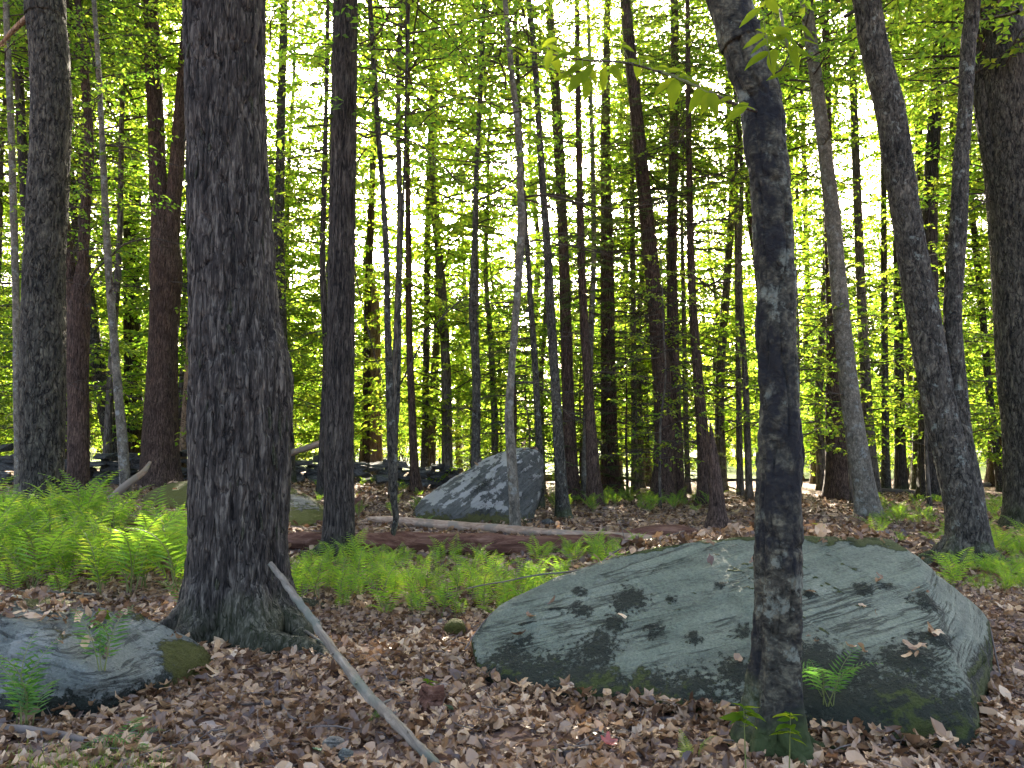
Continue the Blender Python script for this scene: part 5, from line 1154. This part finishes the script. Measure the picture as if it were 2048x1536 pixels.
def fern_bed(label, group, n, poly, L, meshes, seed, mind, nf=(5, 8), tilt=(.35, 1.0), patchy=-.45):
    rs_ = np.random.RandomState(seed); pts = []; tr = 0
    (x0, y0), (x1, y1) = poly
    a = [on_ground(*q) for q in ((x0, y0), (x1, y0), (x0, y1), (x1, y1))]
    ylo, yhi = min(q.y for q in a), max(q.y for q in a)
    while len(pts) < n and tr < n * 80:
        tr += 1; y = rs_.uniform(ylo, yhi); x = rs_.uniform((x0 - 1024) / F * y, (x1 - 1024) / F * y)
        if any((x - p[0]) ** 2 + (y - p[1]) ** 2 < mind ** 2 for p in pts): continue
        if not free(x, y, .28) or surf(x, y)[2]: continue
        if seed == 901 and 1024 + F * x / y > 250 and y > 9.3: continue      # the mossy outcrop shows over this end of the bank
        if vnoise(np.array([[x * 1.1, y * 1.1, 3.]]), seed)[0] < patchy: continue
        pts.append((x, y)); u_ = (1024 + F * x / y - x0) / (x1 - x0); part_ = 'left end' if u_ < .33 else ('middle' if u_ < .67 else 'right end')
        lab_ = ('nearer ' if y < .5 * (ylo + yhi) else 'farther ') + label + ', ' + part_
        fern(x, y, ' '.join(lab_.split()[:16]), group, rs_.randint(*nf), L * rs_.uniform(.6, 1.25), meshes, seed * 1000 + len(pts), tilt)
fern_bed('fern in the tall bank left of the shaggy tree', 'ferns of the bank left of the shaggy tree', 78, ((-60, 1062), (392, 1190)), .80, FRM, 901, .24, (4, 7), (.5, 1.2))
fern_bed('fern in the bed between shaggy tree and big boulder', 'ferns of the middle bed', 92, ((575, 1132), (1250, 1210)), .48, FRM, 902, .17, (4, 6), (.35, 1.2), -.1)
fern_bed('fern in the strip behind the big boulder, before the pale log', 'ferns behind the big boulder', 14, ((1080, 1106), (1330, 1125)), .40, FRM, 906, .25)
fern_bed('bright fern at the foot of the twin-stemmed tree', 'ferns around the twin-stemmed tree', 38, ((1870, 1105), (2110, 1190)), .5, FRM, 903, .2)
fern_bed('small fern in the distant strip under the hemlocks', 'ferns under the hemlocks', 44, ((1095, 996), (1430, 1024)), .55, FRS, 904, .35)
fern_bed('small fern on the floor behind the twin-stemmed tree', 'scattered ferns at right', 48, ((1740, 1005), (2060, 1095)), .5, FRS, 905, .35, patchy=-.2)
fern_bed('small fern by the stone wall between the slim trunks', 'ferns by the wall', 16, ((590, 965), (850, 1020)), .5, FRS, 907, .5)
def fern_px(px, py, label, n, L, meshes, seed, tilt=(.4, 1.0), az=None):
    g = on_ground(px, py); return fern(g.x, g.y, label, None, n, L, meshes, seed, tilt, az=az)
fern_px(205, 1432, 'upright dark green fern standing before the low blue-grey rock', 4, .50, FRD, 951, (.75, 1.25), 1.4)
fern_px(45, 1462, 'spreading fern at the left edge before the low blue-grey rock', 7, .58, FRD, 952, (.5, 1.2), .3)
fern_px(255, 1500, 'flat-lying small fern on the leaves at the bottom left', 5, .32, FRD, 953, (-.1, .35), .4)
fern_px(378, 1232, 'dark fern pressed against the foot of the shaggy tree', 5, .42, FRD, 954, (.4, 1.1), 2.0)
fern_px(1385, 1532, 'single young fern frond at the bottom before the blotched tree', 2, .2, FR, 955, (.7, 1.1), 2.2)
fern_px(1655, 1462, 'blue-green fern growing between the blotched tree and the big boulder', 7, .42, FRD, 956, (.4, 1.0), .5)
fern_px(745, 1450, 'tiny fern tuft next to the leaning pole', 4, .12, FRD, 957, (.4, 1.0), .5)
fern_px(888, 1215, 'lone small fern at the front of the middle bed', 5, .25, FR, 958, (.4, 1.0), .5)

# ================================================================== leafy sprays near the camera
def broad_leaf(seed, L=1.0):
    """pointed oval leaf along +x with a fold and a soft wave"""
    r_ = np.random.RandomState(seed); k = 9; u = np.linspace(0, 1, k); wdt = .25 * np.sin(PI * u ** .8) ** .85 * (1 - .25 * u); wdt[-1] = 0.004; wdt[0] = .004
    z = -.22 * u ** 2 + .03 * np.sin(u * 6 + seed)
    V = np.concatenate([np.c_[u, -wdt, z + wdt * .35 + r_.normal(0, .008, k)], np.c_[u, 0 * u, z], np.c_[u, wdt, z + wdt * .35 + r_.normal(0, .008, k)]])
    a = np.arange(k - 1); Q = np.concatenate([np.stack([a, a + 1, a + 1 + k, a + k], -1), np.stack([a + k, a + k + 1, a + 2 * k + 1, a + 2 * k], -1)])
    return mk_mesh('leaf', V, [Q], [M['near_leaf']], smooth_sh=True)
BL = [broad_leaf(k) for k in range(5)]
def spray(root, twig_px, Y0, Y1, r0, leaves, seed, size=.095):
    rs_ = np.random.RandomState(seed); b = np.array(root.location[:]); n = len(twig_px)
    P = [np.array(at(px, py, Y0 + (Y1 - Y0) * min(1, i / (n * .4)))[:]) - b for i, (px, py) in enumerate(twig_px)]
    G = Geo(); A = resample(np.asarray(P), .04); s = np.linspace(0, 1, len(A)); V, Q = tube(A, r0 * (1 - .75 * s) + .001, 6); G.add(V, Q)
    br = obj('branch', G.mesh('branch', [M['twig']]), root)
    for (px, py, a, sz) in leaves:
        tgt = np.array(at(px, py, Y1 + rs_.uniform(-.15, .15))[:]) - b
        i = np.argmin(np.linalg.norm(A - tgt, axis=1)); st = A[i]
        d = np.array([math.cos(R(a)), rs_.uniform(-.3, .3), -math.sin(R(a))]); L = size * sz
        p0 = tgt - d * L * .5
        V, Q = tube(np.stack([st, (st + p0) / 2 + [0, 0, .008], p0]), [.0018, .0014, .001], 4)
        G2 = Geo(); G2.add(V, Q)
        x = Vector(d).normalized(); up = Vector((rs_.normal(0, .35), -.95 + rs_.normal(0, .3), .6)); up = (up - up.dot(x) * x).normalized(); yv = up.cross(x)
        lf = obj('leaf', BL[rs_.randint(5)], br); lf.matrix_local = Matrix.Translation(Vector(p0)) @ Matrix((x, yv, up)).transposed().to_4x4() @ Matrix.Scale(L, 4)
        if np.linalg.norm(st - p0) > .02: obj('leaf_stalk', G2.mesh('leaf_stalk', [M['stalk']]), br)
    return br
Y27 = r27[3][1]
spray(t27, [(1512, 222), (1470, 208), (1420, 185), (1360, 158), (1300, 138), (1240, 124), (1190, 122), (1140, 116), (1100, 108), (1060, 104)], Y27 - .1, 3.0, .009,
      [(1055, 94, 185, .7), (1063, 104, 170, .7), (1098, 84, 150, .8), (1112, 96, 10, .8), (1096, 120, 110, 1.0), (1113, 125, 85, 1.0), (1130, 110, 170, 1.2), (1150, 100, 160, .8), (1160, 128, 150, 1.4), (1175, 145, 130, 1.1), (1173, 174, 90, 1.2), (1150, 165, 125, 1.2),
       (1185, 150, 60, .9), (1138, 142, 165, .9), (1120, 155, 170, .8), (1206, 160, 100, 1.0), (1234, 148, 60, .9), (1230, 136, 150, .8), (1262, 122, 190, 1.0), (1276, 137, 100, .9), (1292, 116, 200, .7), (1258, 96, 10, .6), (1240, 82, 0, .6),
       (1322, 136, 190, .8), (1352, 140, 350, .9), (1328, 172, 150, 1.2), (1347, 186, 100, 1.3), (1378, 158, 10, 1.0), (1410, 155, 340, .9), (1396, 196, 130, 1.4), (1412, 206, 110, 1.1), (1428, 208, 80, 1.1), (1448, 200, 160, .8), (1472, 224, 150, 1.2), (1490, 212, 350, 1.0)], 61)
spray(t27, [(1560, 20), (1570, 70), (1578, 110), (1562, 140), (1545, 150)], Y27 - .12, 2.95, .008,
      [(1500, 32, 150, 1.1), (1545, 10, 60, 1.0), (1508, 80, 160, 1.1), (1535, 84, 165, 1.6), (1512, 118, 155, 1.2), (1545, 122, 100, 1.2), (1585, 84, 20, 1.3), (1612, 62, 30, 1.0), (1590, 115, 60, 1.2), (1605, 104, 10, 1.0), (1565, 60, 340, 1.0), (1556, 148, 170, 1.0), (1570, 140, 20, .9), (1620, 82, 0, .8), (1528, 62, 10, .7)], 62, .095)
# seedlings round the foot of the blotched tree
def seedling(name, label, px, py, h, n, L, seed, Y=None):
    g = on_ground(px, py) if Y is None else at(px, py, Y); g.z = surf(g.x, g.y)[0]
    e = empty(name, g); tag(e, label, 'seedling'); rs_ = np.random.RandomState(seed)
    G = Geo(); s = np.linspace(0, 1, 5)[:, None]; P = np.concatenate([s * rs_.normal(0, .03), s * rs_.normal(0, .03), s * h], 1); V, Q = tube(P, .004 * (1 - .6 * s[:, 0]), 5); G.add(V, Q)
    obj('stem', G.mesh('stem', [M['stalk']]), e)
    for k in range(n):
        a = k * 2.4 + rs_.uniform(-.3, .3); u = 1 - .35 * rs_.uniform() * (k > 2)
        obj('leaf', BL[rs_.randint(5)], e, (P[-1][0] * u, P[-1][1] * u, h * u), (rs_.normal(0, .3), rs_.uniform(-.4, .3), a), L * rs_.uniform(.6, 1.2))
seedling('seedling', 'bright green seedling at the left side of the blotched tree foot', 1490, 1470, .33, 12, .095, 71, 3.55)
seedling('seedling', 'bright green seedling crossing the front of the blotched tree foot', 1575, 1490, .33, 13, .085, 72, 3.45)
seedling('seedling', 'green sprout growing from the small rotten stump', 848, 1405, .10, 6, .06, 73)
seedling('seedling', 'pale-leaved sprout standing on top of the big boulder', 1632, 1060, .10, 4, .09, 74, 6.2)
seedling('seedling', 'green sprouts on the low blue-grey rock', 205, 1290, .06, 12, .07, 75, 4.9)
# grass in the lower left corner
rs = np.random.RandomState(77); nb_ = 2600
px_ = rs.normal(130, 75, nb_); P = []
for k in range(nb_):
    d = rs.normal(0, 1, 2); P.append((-1.95 + d[0] * .26, 3.55 + d[1] * .13))
P = np.array(P); z = ground_h(P[:, 0], P[:, 1]); d = np.c_[rs.normal(0, .5, nb_), rs.normal(0, .5, nb_), np.ones(nb_)]
V, Q = leaf_quads(np.c_[P, z], unit(d), unit(rs.normal(0, 1, (nb_, 3))), rs.uniform(.03, .09, nb_), .004, 0, .1)
tag(obj('grass_tuft', mk_mesh('grass', V, [Q], [M['grass']], smooth_sh=False)), 'small patch of fine green grass at the bottom left corner', 'grass', kind='stuff')
print('objects', len(bpy.data.objects), 'tris', sum(len(m_.loops) - 2 * len(m_.polygons) for m_ in bpy.data.meshes))
